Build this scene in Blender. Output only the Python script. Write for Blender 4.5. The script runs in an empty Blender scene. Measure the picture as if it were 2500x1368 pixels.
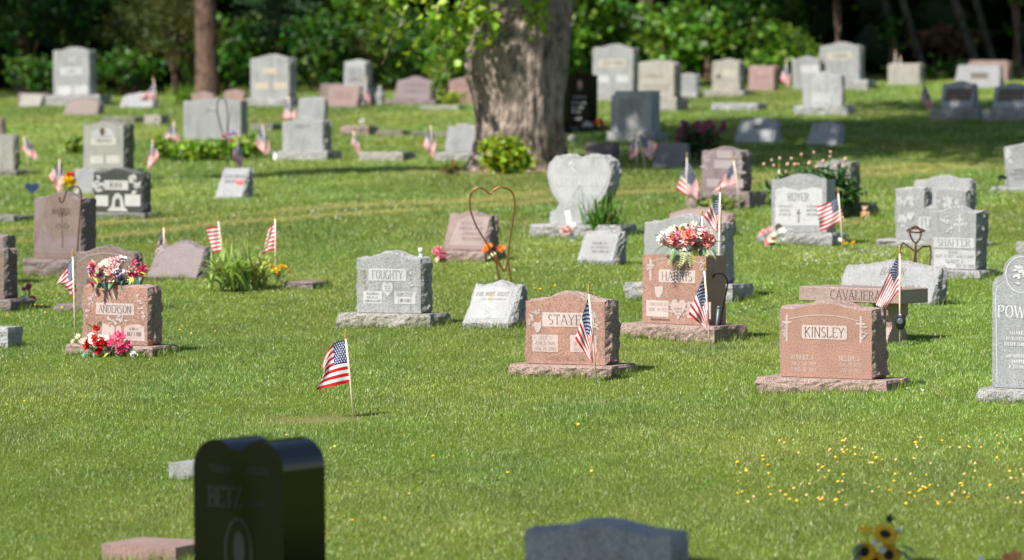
import bpy, math, random
import numpy as np
from mathutils import Vector
R = math.radians
rnd = random.Random(7)
rng = np.random.default_rng(11)
scene = bpy.context.scene
COL = scene.collection

# ------------------------------------------------------------------ camera
FPX = 2500 * 150.0 / 36.0          # focal length in photo pixels
HOR = 280.0                        # row of the true horizon
CAMZ = 3.3333                      # eye height above the lawn under the camera
cam = bpy.data.cameras.new('camera'); co = bpy.data.objects.new('camera', cam); COL.objects.link(co)
cam.lens = 150; cam.sensor_width = 36; cam.shift_y = -(684 - HOR) / 2500.0
co.location = (0, 0, CAMZ); co.rotation_euler = (R(90), 0, 0)
cam.clip_start = 0.5; cam.clip_end = 2000
cam.dof.use_dof = True; cam.dof.focus_distance = 31.5; cam.dof.aperture_fstop = 2.5
scene.camera = co

# ------------------------------------------------------------------ sky, sun, exposure
SUN_EL = R(50); SUN_AZ = R(227)    # azimuth clockwise from +Y: behind and left of the camera
sdir = Vector((math.sin(SUN_AZ) * math.cos(SUN_EL), math.cos(SUN_AZ) * math.cos(SUN_EL), math.sin(SUN_EL)))
w = bpy.data.worlds.new('World'); scene.world = w; w.use_nodes = True
wt = w.node_tree; bg = wt.nodes['Background']
sky = wt.nodes.new('ShaderNodeTexSky'); sky.sky_type = 'NISHITA'; sky.sun_disc = False
sky.sun_elevation = SUN_EL; sky.sun_rotation = SUN_AZ
wt.links.new(sky.outputs[0], bg.inputs[0]); bg.inputs[1].default_value = 0.08
sl = bpy.data.lights.new('sun', 'SUN'); so = bpy.data.objects.new('sun', sl); COL.objects.link(so)
sl.energy = 5.0; sl.angle = R(0.53); sl.color = (1.0, 0.955, 0.88)
so.rotation_euler = (-sdir).to_track_quat('-Z', 'Y').to_euler(); so.location = (-20, -20, 40)
vs = scene.view_settings; vs.view_transform = 'Standard'; vs.look = 'None'; vs.exposure = 0.72; vs.gamma = 1.0
scene.render.film_transparent = False
scene.cycles.max_bounces = 6; scene.cycles.transparent_max_bounces = 4

# ------------------------------------------------------------------ lawn surface
def gz(X, Y):
    b = 0.028 * np.sin(X * .55 + 1.3) * np.sin(Y * .33 + .4) + 0.016 * np.sin(X * 1.7 + Y * .9) + 0.012 * np.sin(Y * 1.9 - X * .6 + 2)
    return 0.0408 * Y + 0.02 * X + b
def at(px, py):
    """point of the lawn seen at a photo pixel"""
    Y = FPX * CAMZ / (py - (HOR - FPX * .0408 - .02 * (px - 1250)))
    for _ in range(6):
        X = (px - 1250) * Y / FPX
        h = CAMZ - (gz(X, Y) - .0408 * Y - .02 * X)
        Y = FPX * h / (py - (HOR - FPX * .0408 - .02 * (px - 1250)))
    return Vector(((px - 1250) * Y / FPX, Y, float(gz((px - 1250) * Y / FPX, Y))))
def at_depth(px, py, Y):
    return Vector(((px - 1250) * Y / FPX, Y, CAMZ - (py - HOR) * Y / FPX))

# ------------------------------------------------------------------ object helpers
def link(name, data=None, parent=None):
    o = bpy.data.objects.new(name, data); COL.objects.link(o)
    if parent is not None: o.parent = parent
    return o
def tag(o, label, cat, group=None, kind=None):
    if label: o['label'] = label
    if cat: o['category'] = cat
    if group: o['group'] = group
    if kind: o['kind'] = kind
    return o
def thing(name, loc, label, cat, group=None, rz=0):
    o = link(name); o.location = loc; o.rotation_euler = (0, 0, rz); o.empty_display_size = .2
    return tag(o, label, cat, group)
def np_mesh(name, V, F, mats=(), smooth=False, col=None, uv=None, midx=None):
    """F: (n,k) array or list of tuples"""
    me = bpy.data.meshes.new(name)
    V = np.asarray(V, dtype=np.float32)
    if isinstance(F, np.ndarray):
        n, k = F.shape
        me.vertices.add(len(V)); me.vertices.foreach_set('co', V.ravel())
        me.loops.add(n * k); me.loops.foreach_set('vertex_index', F.astype(np.int32).ravel())
        me.polygons.add(n); me.polygons.foreach_set('loop_start', np.arange(0, n * k, k, dtype=np.int32))
        try: me.polygons.foreach_set('loop_total', np.full(n, k, dtype=np.int32))
        except Exception: pass
        me.update(calc_edges=True)
    else:
        me.from_pydata([tuple(map(float, v)) for v in V], [], [tuple(int(i) for i in f) for f in F])
    for m in mats: me.materials.append(m)
    if smooth: me.polygons.foreach_set('use_smooth', np.ones(len(me.polygons), dtype=bool))
    if midx is not None: me.polygons.foreach_set('material_index', np.asarray(midx, dtype=np.int32))
    if col is not None:
        a = me.attributes.new('col', 'FLOAT_COLOR', 'POINT')
        c = np.ones((len(V), 4), dtype=np.float32); c[:, :3] = col
        a.data.foreach_set('color', c.ravel())
    if uv is not None:
        l = me.uv_layers.new(name='UVMap'); li = np.empty(len(me.loops), dtype=np.int32)
        me.loops.foreach_get('vertex_index', li); l.data.foreach_set('uv', np.asarray(uv, dtype=np.float32)[li].ravel())
    me.update()
    return me
class MB:
    """collects shapes into one mesh"""
    def __init__(s): s.V = []; s.F = []; s.M = []
    def add(s, V, F, m=0):
        b = len(s.V); s.V += [tuple(v) for v in V]; s.F += [tuple(i + b for i in f) for f in F]; s.M += [m] * len(F)
    def box(s, a, b, m=0):
        x0, y0, z0 = a; x1, y1, z1 = b
        s.add([(x0,y0,z0),(x1,y0,z0),(x1,y1,z0),(x0,y1,z0),(x0,y0,z1),(x1,y0,z1),(x1,y1,z1),(x0,y1,z1)],
              [(3,2,1,0),(4,5,6,7),(0,1,5,4),(1,2,6,5),(2,3,7,6),(3,0,4,7)], m)
    def tube(s, pts, r, n=8, m=0, caps=True):
        pts = [Vector(p) for p in pts]; k = len(pts)
        rr = r if isinstance(r, (list, tuple)) else [r] * k
        V = []; up = Vector((0.13, 0.31, 0.94))
        for i, p in enumerate(pts):
            d = (pts[min(i + 1, k - 1)] - pts[max(i - 1, 0)]).normalized()
            a = d.cross(up)
            if a.length < .05: a = d.cross(Vector((1, 0, 0)))
            a.normalize(); b = d.cross(a)
            for j in range(n):
                t = 2 * math.pi * j / n
                V.append(p + (a * math.cos(t) + b * math.sin(t)) * rr[i])
        F = [(i * n + j, i * n + (j + 1) % n, (i + 1) * n + (j + 1) % n, (i + 1) * n + j) for i in range(k - 1) for j in range(n)]
        if caps: F += [tuple(range(n - 1, -1, -1)), tuple(range((k - 1) * n, k * n))]
        s.add(V, F, m)
    def lathe(s, prof, n=14, c=(0, 0, 0), m=0):
        V = [(c[0] + r * math.cos(2 * math.pi * j / n), c[1] + r * math.sin(2 * math.pi * j / n), c[2] + z) for r, z in prof for j in range(n)]
        k = len(prof)
        F = [(i * n + j, i * n + (j + 1) % n, (i + 1) * n + (j + 1) % n, (i + 1) * n + j) for i in range(k - 1) for j in range(n)]
        F += [tuple(range(n - 1, -1, -1)), tuple(range((k - 1) * n, k * n))]
        s.add(V, F, m)
    def build(s, name, mats, parent=None, smooth=False):
        me = np_mesh(name, s.V, s.F, mats if isinstance(mats, (list, tuple)) else [mats], smooth, midx=s.M)
        return link(name, me, parent)

# ------------------------------------------------------------------ materials
MATS = {}
def new_mat(name):
    m = bpy.data.materials.new(name); m.use_nodes = True
    return m, m.node_tree, m.node_tree.nodes['Principled BSDF']
def N(nt, t, **kw):
    n = nt.nodes.new(t)
    for k, v in kw.items(): setattr(n, k, v)
    return n
def ramp(nt, fac, stops):
    r = N(nt, 'ShaderNodeValToRGB'); e = r.color_ramp.elements
    while len(e) < len(stops): e.new(.5)
    for i, (p, c) in enumerate(stops): e[i].position = p; e[i].color = (*c, 1) if len(c) == 3 else c
    nt.links.new(fac, r.inputs[0]); return r.outputs[0]
def noise(nt, vec, scale, detail=3, rough=.6):
    n = N(nt, 'ShaderNodeTexNoise'); n.inputs['Scale'].default_value = scale; n.inputs['Detail'].default_value = detail
    n.inputs['Roughness'].default_value = rough
    if vec is not None: nt.links.new(vec, n.inputs['Vector'])
    return n.outputs[0]
def mixc(nt, fac, a, b, mode='MIX'):
    m = N(nt, 'ShaderNodeMix', data_type='RGBA', blend_type=mode)
    for i, v in ((0, fac), (6, a), (7, b)):
        if hasattr(v, 'links') or isinstance(v, bpy.types.NodeSocket): nt.links.new(v, m.inputs[i])
        else: m.inputs[i].default_value = v if i == 0 else (*v, 1)
    return m.outputs[2]
def math_(nt, op, a, b=None, clamp=False):
    m = N(nt, 'ShaderNodeMath', operation=op, use_clamp=clamp)
    for i, v in ((0, a), (1, b)):
        if v is None: continue
        if isinstance(v, bpy.types.NodeSocket): nt.links.new(v, m.inputs[i])
        else: m.inputs[i].default_value = v
    return m.outputs[0]
def plain(name, c, rough=.6, metal=0.0, spec=.5, var=.12, scale=30):
    if name in MATS: return MATS[name]
    m, nt, p = new_mat(name)
    tc = N(nt, 'ShaderNodeTexCoord')
    f = noise(nt, tc.outputs['Object'], scale)
    d = [max(0, x * (1 - var)) for x in c]; l = [min(1, x * (1 + var)) for x in c]
    nt.links.new(ramp(nt, f, [(.3, d), (.7, l)]), p.inputs['Base Color'])
    p.inputs['Roughness'].default_value = rough; p.inputs['Metallic'].default_value = metal
    p.inputs['Specular IOR Level'].default_value = spec
    MATS[name] = m; return m
def granite(name, c, dark=.45, light=1.45, fine=230, rough=.55, bump=.0, bscale=22, stain=(.10, .09, .075), stain_amt=.3, spec=.4):
    """speckled stone in object metres; bump > 0 for broken rock faces"""
    if name in MATS: return MATS[name]
    m, nt, p = new_mat(name)
    tc = N(nt, 'ShaderNodeTexCoord'); oi = N(nt, 'ShaderNodeObjectInfo')
    va = N(nt, 'ShaderNodeVectorMath', operation='ADD'); nt.links.new(tc.outputs['Object'], va.inputs[0])
    sc_ = N(nt, 'ShaderNodeVectorMath', operation='SCALE'); sc_.inputs[3].default_value = 3.0
    nt.links.new(oi.outputs['Location'], sc_.inputs[0]); nt.links.new(sc_.outputs[0], va.inputs[1])
    vec = va.outputs[0]
    f = noise(nt, vec, fine, 1.5, .55)
    cd = [x * dark for x in c]; cl = [min(.9, x * light) for x in c]
    sp = ramp(nt, f, [(.30, [x * .55 for x in cd]), (.42, cd), (.5, c), (.60, cl)])
    g = noise(nt, vec, 4.0, 4, .6)
    sp = mixc(nt, 1.0, sp, ramp(nt, g, [(.3, (.86, .86, .86)), (.7, (1.1, 1.1, 1.1))]), 'MULTIPLY')
    # weather streaks, drawn out vertically
    mp = N(nt, 'ShaderNodeMapping'); mp.inputs['Scale'].default_value = (9, 9, 1.6); nt.links.new(vec, mp.inputs[0])
    st = noise(nt, mp.outputs[0], 1.0, 4, .65)
    sf = ramp(nt, st, [(.52, (0, 0, 0)), (.75, (stain_amt,) * 3)])
    colr = mixc(nt, sf, sp, stain)
    nt.links.new(colr, p.inputs['Base Color'])
    p.inputs['Roughness'].default_value = rough; p.inputs['Specular IOR Level'].default_value = spec
    if bump > 0:
        b = N(nt, 'ShaderNodeBump'); b.inputs['Strength'].default_value = 1.0; b.inputs['Distance'].default_value = bump
        h = noise(nt, vec, bscale, 5, .62)
        nt.links.new(h, b.inputs['Height']); nt.links.new(b.outputs[0], p.inputs['Normal'])
    MATS[name] = m; return m
def foliage(name, trans=.35, rough=.45, spec=.35):
    if name in MATS: return MATS[name]
    m, nt, p = new_mat(name)
    at_ = N(nt, 'ShaderNodeAttribute', attribute_name='col')
    nt.links.new(at_.outputs['Color'], p.inputs['Base Color'])
    p.inputs['Roughness'].default_value = rough; p.inputs['Specular IOR Level'].default_value = spec
    t = N(nt, 'ShaderNodeBsdfTranslucent')
    tcol = mixc(nt, 1.0, at_.outputs['Color'], (1.2, 1.25, .75), 'MULTIPLY'); nt.links.new(tcol, t.inputs[0])
    mx = N(nt, 'ShaderNodeMixShader'); mx.inputs[0].default_value = trans
    nt.links.new(p.outputs[0], mx.inputs[1]); nt.links.new(t.outputs[0], mx.inputs[2])
    nt.links.new(mx.outputs[0], nt.nodes['Material Output'].inputs['Surface'])
    MATS[name] = m; return m
def bark(name, c1, c2, scale=1.0, bump=.03):
    if name in MATS: return MATS[name]
    m, nt, p = new_mat(name); tc = N(nt, 'ShaderNodeTexCoord')
    mp = N(nt, 'ShaderNodeMapping'); mp.inputs['Scale'].default_value = (14 * scale, 14 * scale, 4.5 * scale); nt.links.new(tc.outputs['Object'], mp.inputs[0])
    f = noise(nt, mp.outputs[0], 1.0, 6, .65)
    v = N(nt, 'ShaderNodeTexVoronoi', feature='DISTANCE_TO_EDGE'); v.inputs['Scale'].default_value = .9; nt.links.new(mp.outputs[0], v.inputs['Vector'])
    colr = ramp(nt, f, [(.32, c1), (.5, c2), (.68, [x * 1.35 for x in c2])])
    big = noise(nt, tc.outputs['Object'], 3.0 * scale, 4, .7)
    colr = mixc(nt, ramp(nt, big, [(.5, (0, 0, 0)), (.66, (.75,) * 3)]), colr, [x * .6 for x in c1])
    nt.links.new(colr, p.inputs['Base Color']); p.inputs['Roughness'].default_value = .9; p.inputs['Specular IOR Level'].default_value = .15
    b = N(nt, 'ShaderNodeBump'); b.inputs['Distance'].default_value = bump; b.inputs['Strength'].default_value = 1
    h = math_(nt, 'ADD', f, math_(nt, 'MULTIPLY', v.outputs['Distance'], .9)); nt.links.new(h, b.inputs['Height'])
    nt.links.new(b.outputs[0], p.inputs['Normal']); MATS[name] = m; return m

# value noise for colour patches and rock faces
_tab = np.random.default_rng(3).random((64, 64))
def vnoise(x, y):
    xi = np.floor(x).astype(int); yi = np.floor(y).astype(int); fx = x - xi; fy = y - yi
    fx = fx * fx * (3 - 2 * fx); fy = fy * fy * (3 - 2 * fy)
    a = _tab[xi % 64, yi % 64]; b = _tab[(xi + 1) % 64, yi % 64]; c = _tab[xi % 64, (yi + 1) % 64]; d = _tab[(xi + 1) % 64, (yi + 1) % 64]
    return (a * (1 - fx) + b * fx) * (1 - fy) + (c * (1 - fx) + d * fx) * fy
def fbm(x, y, o=3):
    s = 0; a = .5; t = 0
    for i in range(o):
        s = s + a * vnoise(x * 2 ** i + 7.3 * i, y * 2 ** i + 3.1 * i); t += a; a *= .5
    return s / t
# ================================================================== SETTING: ground
ys = np.concatenate([np.arange(-30, 18, 2.0), np.arange(18, 100, .4), np.arange(100, 180, 4.0), np.arange(180, 900, 60.0)])
xs = np.concatenate([np.arange(-600, -40, 40.0), np.arange(-40, -16, 2.0), np.arange(-16, 16, .4), np.arange(16, 40, 2.0), np.arange(40, 601, 40.0)])
GX, GY = np.meshgrid(xs, ys)
GZ = gz(np.clip(GX, -60, 60), np.clip(GY, -30, 150))
V = np.stack([GX, GY, GZ], -1).reshape(-1, 3); nx = len(xs)
I = (np.arange(len(ys) - 1)[:, None] * nx + np.arange(nx - 1)[None, :]).ravel()
F = np.stack([I, I + 1, I + 1 + nx, I + nx], -1)
m, nt, p = new_mat('lawn soil'); tc = N(nt, 'ShaderNodeTexCoord')
f1 = noise(nt, tc.outputs['Object'], .9, 5); f2 = noise(nt, tc.outputs['Object'], 40, 3)
c = mixc(nt, f2, ramp(nt, f1, [(.35, (.10, .15, .024)), (.65, (.15, .19, .04))]), (.075, .11, .02))
nt.links.new(c, p.inputs['Base Color']); p.inputs['Roughness'].default_value = 1; p.inputs['Specular IOR Level'].default_value = 0
b = N(nt, 'ShaderNodeBump'); b.inputs['Distance'].default_value = .03; nt.links.new(f2, b.inputs['Height']); nt.links.new(b.outputs[0], p.inputs['Normal'])
GROUND = (V, F, m, nt, c, p)

# the worn two-wheel track, as centre lines in metres
def pxline(pts):
    return np.array([[*at(x, y)[:2]] for x, y in pts])
TRACKS = [pxline([(-200, 570), (60, 556), (430, 535), (700, 514), (960, 499), (1330, 470), (1640, 452), (1900, 428), (2200, 404), (2700, 372)]),
          pxline([(-200, 600), (60, 590), (430, 560), (780, 527), (960, 516), (1330, 490), (1700, 462), (2000, 436), (2300, 412), (2700, 385)])]
def track_dist(X, Y):
    d = np.full(X.shape, 9.0)
    for T in TRACKS: d = np.minimum(d, np.abs(Y - np.interp(X, T[:, 0], T[:, 1])))
    return d
BARE = [(at(765, 1024), .30, .28), (at(300, 300), .9, .25), (at(1240, 420), 1.3, .75), (at(1150, 455), .35, .1), (at(2090, 545), .3, .2), (at(2240, 300), .8, .3)]

V, F, m, nt, c, p = GROUND
wa = .6 * np.clip(1.25 - track_dist(V[:, 0], V[:, 1]) / .5, 0, 1)
for c_, rx, ry in BARE: wa = np.maximum(wa, np.clip(1.3 - np.sqrt(((V[:, 0] - c_.x) / rx) ** 2 + ((V[:, 1] - c_.y) / ry) ** 2), 0, 1))
wat = N(nt, 'ShaderNodeAttribute', attribute_name='col'); nt.links.new(mixc(nt, wat.outputs['Fac'], c, (.30, .235, .12)), p.inputs['Base Color'])
g = link('ground', np_mesh('ground', V, F, [m], True, np.repeat(wa[:, None], 3, 1))); g['kind'] = 'structure'
# ------------------------------------------------------------------ grass blades
def grass():
    Vs = []; Cs = []
    def band(y0, y1, dens, hgt, wid, vr=.95):
        a = .128 * 1.12
        A = (y1 ** 2 - y0 ** 2) * a + 2.0 * (y1 - y0)
        n = int(A * dens)
        y = np.sqrt(rng.uniform(y0 ** 2, y1 ** 2, n)); x = rng.uniform(-1, 1, n) * (a * y + 1.0)
        # patches
        p1 = fbm(x * .55 + 20, y * .28 + 5, 4); p2 = fbm(x * 1.9 + 3, y * .9 + 40, 3); p3 = fbm(x * 4.5 + 9, y * 2.4, 2)
        td = track_dist(x, y)
        bare = np.zeros(n)
        for c, rx, ry in BARE: bare = np.maximum(bare, np.clip(1.3 - np.sqrt(((x - c.x) / rx) ** 2 + ((y - c.y) / ry) ** 2), 0, 1))
        worn = np.clip(1.2 - td / .5, 0, 1) * np.clip(.55 + 1.2 * (p2 - .4), 0.25, 1)
        keep = rng.random(n) > np.maximum(bare * .85, worn * .25)
        x, y, p1, p2, p3, td, worn, bare = [q[keep] for q in (x, y, p1, p2, p3, td, worn, bare)]; n = len(x)
        h = hgt * (.55 + .75 * rng.random(n)) * (.65 + .75 * p2) * (1 - .65 * worn) * (1 - .4 * bare)
        tall = rng.random(n) < .012; h[tall] *= 1.7
        wv = wid * (.7 + .6 * rng.random(n))
        ang = rng.uniform(0, 2 * np.pi, n); lean = h * rng.uniform(.1, .8, n)
        la = rng.uniform(0, 2 * np.pi, n)
        z = gz(x, y) - .004
        dx = np.cos(ang) * wv / 2; dy = np.sin(ang) * wv / 2
        v = np.empty((n, 3, 3), np.float32)
        v[:, 0] = np.stack([x - dx, y - dy, z], -1); v[:, 1] = np.stack([x + dx, y + dy, z], -1)
        v[:, 2] = np.stack([x + np.cos(la) * lean, y + np.sin(la) * lean, z + h], -1)
        base = np.array([.146, .230, .034]); yel = np.array([.245, .275, .056]); cool = np.array([.105, .185, .050]); straw = np.array([.38, .33, .15]); brown = np.array([.19, .135, .07]); pale = np.array([.34, .41, .20])
        t1 = np.clip((p1 - .42) * 3.4, 0, 1)[:, None]; t2 = np.clip((p2 - .5) * 3, 0, 1)[:, None]
        c = base * (1 - t1) + yel * t1; c = c * (1 - .6 * t2) + cool * .6 * t2
        r = rng.random(n)[:, None]
        c = np.where(r < .05, straw, c); c = np.where((r > .05) & (r < .19), pale, c)
        wn = np.clip(worn[:, None] * 1.15, 0, .95); c = c * (1 - wn) + np.array([.42, .385, .11]) * wn
        bn = np.clip(bare * 1.2, 0, .95)[:, None]; c = c * (1 - bn) + brown * bn
        c *= (1.22 + vr * (rng.random(n) - .5))[:, None] * (.8 + .45 * p3)[:, None] * (.58 + .86 * fbm(x * .22 + 31, y * .17 + 8, 2))[:, None]
        cc = np.repeat(c[:, None, :], 3, 1)
        Vs.append(v.reshape(-1, 3)); Cs.append(cc.reshape(-1, 3))
    band(17, 24, 2500, .027, .0066); band(24, 30, 5000, .023, .0050); band(30, 38, 4000, .024, .0060); band(38, 48, 1800, .027, .0082, .9)
    band(48, 64, 1000, .040, .012, .9); band(64, 100, 500, .042, .018, .7)
    V = np.concatenate(Vs); C = np.concatenate(Cs)
    o = link('grass', np_mesh('grass', V, np.arange(len(V)).reshape(-1, 3), [foliage('grass blades', .30, .42, .35)], False, C))
    tag(o, 'short mown green grass covering the whole cemetery lawn', 'grass', kind='stuff')
grass()

# ------------------------------------------------------------------ leaves
def leaf_arrays(C, size, up=.5, out=None, asp=.55, jit=.35, droop=0):
    """folded four-corner leaves at the centres C"""
    n = len(C); s = size * (1 + jit * rng.uniform(-1, 1, n))
    nrm = rng.normal(size=(n, 3)); nrm /= np.linalg.norm(nrm, axis=1)[:, None]
    nrm[:, 2] += up
    if out is not None: nrm += out
    nrm /= np.linalg.norm(nrm, axis=1)[:, None]
    t = rng.normal(size=(n, 3)); t[:, 2] -= droop; t -= nrm * (t * nrm).sum(1)[:, None]; t /= np.linalg.norm(t, axis=1)[:, None]
    b = np.cross(nrm, t)
    L = s[:, None]
    v = np.empty((n, 4, 3), np.float32)
    v[:, 0] = C - t * L * .5; v[:, 2] = C + t * L * .5 - nrm * L * .10
    v[:, 1] = C + b * L * asp * .5 + nrm * L * .10 - t * L * .06; v[:, 3] = C - b * L * asp * .5 + nrm * L * .10 - t * L * .06
    F = np.arange(n * 4).reshape(-1, 4)
    tri = np.concatenate([F[:, [0, 1, 2]], F[:, [0, 2, 3]]])
    return v.reshape(-1, 3), tri
def leaf_mesh(name, C, size, col, mat, var=.35, **kw):
    C = np.asarray(C, np.float32); V, F = leaf_arrays(C, size, **kw)
    c = np.asarray(col) if np.ndim(col) == 2 else np.tile(np.asarray(col), (len(C), 1))
    c = c * (1 + var * rng.uniform(-1, 1, len(C)))[:, None]; c[:, 0] *= 1 + .25 * rng.uniform(-1, 1, len(C))
    return np_mesh(name, V, F, [mat], False, np.repeat(np.clip(c, 0, 1), 4, 0))
def clumps(ells, per, spread, flat=.6, shell=.6):
    """cluster centres inside ellipsoids (cx,cy,cz,rx,ry,rz,n), each spread into `per` leaf points"""
    out = []
    for cx, cy, cz, rx, ry, rz, n in ells:
        d = rng.normal(size=(n, 3)); d /= np.linalg.norm(d, axis=1)[:, None]
        d *= (shell + (1 - shell) * rng.random(n))[:, None]
        c = d * [rx, ry, rz] + [cx, cy, cz]
        k = np.repeat(c, per, 0) + rng.normal(size=(n * per, 3)) * [spread, spread, spread * flat]
        out.append(k)
    return np.concatenate(out)
LEAF = foliage('leaf', .38, .45, .4)
def trunk(name, parent, pts, mat, n=14, ridge=.06, seed=0):
    """rings (x,y,z,r) with ridged bark outline"""
    P = np.array(pts, float); k = len(P); tt = np.linspace(0, 1, k)
    m_ = max(k * 4, 10); ti = np.linspace(0, 1, m_); Q = np.stack([np.interp(ti, tt, P[:, j]) for j in range(4)], -1)
    a = np.arange(n) * 2 * np.pi / n
    V = []
    for i, (x, y, z, r) in enumerate(Q):
        rr = r * (1 + ridge * (fbm(a * 2.2 + seed, np.full(n, z * 1.2) + seed, 3) - .5) * 2 + ridge * .5 * np.sin(a * 7 + seed))
        V += [(x + q * math.cos(t), y + q * math.sin(t), z) for q, t in zip(rr, a)]
    F = [(i * n + j, i * n + (j + 1) % n, (i + 1) * n + (j + 1) % n, (i + 1) * n + j) for i in range(m_ - 1) for j in range(n)]
    F.append(tuple(range((m_ - 1) * n, m_ * n)))
    return link(name, np_mesh(name, V, F, [mat], True), parent)

# ------------------------------------------------------------------ the big maple
BARK1 = bark('maple bark', (.085, .07, .06), (.35, .28, .232), 1.0, .08)
BARK2 = bark('woods bark', (.05, .034, .028), (.15, .095, .07), 1.0, .04)
BARK3 = bark('grey woods bark', (.035, .032, .027), (.10, .088, .072), 1.0, .03)
def big_maple():
    g0 = at(1262, 412); s = FPX / g0.y
    t = thing('maple_tree', g0, 'huge old maple with furrowed grey trunk in the middle of the lawn', 'tree')
    def q(px, py): return (px - 1262) / s, (412 - py) / s
    # outline of the bole, left and right pixel edges by row
    rows = [(430, 1128, 1402), (412, 1130, 1392), (392, 1142, 1385), (370, 1152, 1381), (340, 1160, 1378), (300, 1163, 1376), (250, 1158, 1377), (200, 1147, 1380),
            (150, 1140, 1386), (100, 1152, 1391), (50, 1172, 1396), (0, 1190, 1402), (-80, 1195, 1412), (-160, 1190, 1420)]
    n = 150; V = []
    a = np.arange(n) * 2 * np.pi / n
    zs = [r[0] for r in rows]; m_ = 150; ZZ = np.linspace(430, -160, m_)
    for py in ZZ:
        l = np.interp(-py, [-z for z in zs], [r[1] for r in rows]); r_ = np.interp(-py, [-z for z in zs], [r[2] for r in rows])
        cx, z = q((l + r_) / 2, py); rad = (r_ - l) / 2 / s
        fl = np.clip((py - 330) / 90, 0, 1)
        k = 1 + .14 * (fbm(a * 3.2, np.full(n, z * .7 + 4), 3) - .5) + .09 * (fbm(a * 11, np.full(n, z * 2.4), 2) - .5) + .075 * (np.abs(2 * fbm(a * 9 + .8 * math.sin(z * 2.1), np.full(n, z * 1.5), 3) - 1) - .2)
        k += fl * .10 * np.sin(a * 5 + 1.0)
        # groove between the bole and the right-hand limb
        k -= .16 * np.exp(-((np.angle(np.exp(1j * (a - 5.45)))) / .10) ** 2) * np.clip((330 - py) / 200, .25, 1)
        V += [(cx + rad * kk * math.cos(t_), .25 * fl + rad * kk * .9 * math.sin(t_), z) for kk, t_ in zip(k, a)]
    F = [(i * n + j, i * n + (j + 1) % n, (i + 1) * n + (j + 1) % n, (i + 1) * n + j) for i in range(m_ - 1) for j in range(n)] + [tuple(range((m_ - 1) * n, m_ * n))]
    link('trunk', np_mesh('trunk', V, F, [BARK1], True), t)
    # limbs above the frame
    for (dx, dy, h, r0) in ((-3.5, -2.0, 9, .42), (3.6, 1.0, 10, .46), (.4, 2.4, 12, .45), (-7.0, -4.2, 8.0, .26), (1.6, -2.6, 11, .36)):
        b0 = Vector((.15 + .1 * dx / 4, .1 * dy, 3.1)); e = Vector((dx, dy, h))
        pts = [b0.lerp(e, u) + Vector((0, 0, .8 * math.sin(u * 3.1))) for u in np.linspace(0, 1, 7)]
        mb = MB(); mb.tube(pts, [r0 * (1 - .8 * u) for u in np.linspace(0, 1, 7)], 10); mb.build('limb', BARK1, t, True)
    C = clumps([(.6, .8, 12.5, 7.2, 7.6, 4.4, 420), (4.0, 1.0, 9.2, 4.2, 4.2, 2.2, 110), (8.5, 1.5, 10.5, 4.0, 4.0, 2.5, 110), (-3.4, 4.2, 12, 4, 5, 3, 170), (3, 7.5, 13, 6, 4, 3, 170), (-3.8, -3.4, 11.5, 2.8, 2.6, 1.8, 80), (-4.2, -6.4, 11.3, .9, 1.3, .9, 34), (3.6, 13, 12.5, 5, 3.6, 2.4, 120)], 28, .55, .6, .3)
    C2 = clumps([(-8.2, -4.6, 8.6, 1.9, .55, .5, 30), (-6.6, -4.3, 8.3, 1.0, .4, .5, 16)], 24, .28, .5, .2)
    link('crown', leaf_mesh('crown', np.concatenate([C, C2]), .38, (.085, .17, .025), LEAF), t)
    # sprouts hanging by the trunk: twigs and sunlit leaves
    pts = []
    sprigs = [(1140, 0, 1105, 125), (1165, -10, 1160, 105), (1190, 0, 1195, 90), (1130, 20, 1085, 190), (1160, 40, 1150, 120), (1110, -20, 1060, 60), (1060, -40, 980, 40), (1010, -30, 930, 60), (960, -40, 905, 75), (930, 70, 900, 135), (990, 60, 940, 160),
              (905, -20, 815, 55), (1180, 30, 1185, 125), (1090, 100, 1065, 250), (1120, 60, 1100, 160), (1300, -30, 1300, 80), (1320, -20, 1325, 70), (1285, -30, 1290, 50), (1310, 10, 1312, 95), (1075, 30, 1020, 130), (1150, -20, 1120, 60)]
    for i, (x0, y0, x1, y1) in enumerate(sprigs):
        front = -1.05 if x0 > 1200 else -.7 - .5 * rnd.random()
        a0, z0 = q(x0, y0); a1, z1 = q(x1, y1)
        p0 = Vector((a0, front * .7, z0)); p1 = Vector((a1, front, z1))
        path = [p0.lerp(p1, u) + Vector((0, 0, .12 * math.sin(u * 3.14))) for u in np.linspace(0, 1, 6)]
        tw = MB(); tw.tube(path, [.014, .012, .01, .008, .006, .004], 5); tw.build('twig', BARK1, t)
        for u in np.linspace(0, 1, 26):
            c = path[0].lerp(path[-1], u) + Vector((0, 0, .12 * math.sin(u * 3.14)))
            pts.append([c.x + rnd.gauss(0, .085), c.y + rnd.gauss(0, .10), c.z + rnd.gauss(0, .075)])
    link('sprout_leaves', leaf_mesh('sprout_leaves', pts, .135, (.24, .38, .03), LEAF, asp=.85, up=.4, droop=.8, out=np.array([-.25, -.35, 0])), t)
big_maple()

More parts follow.
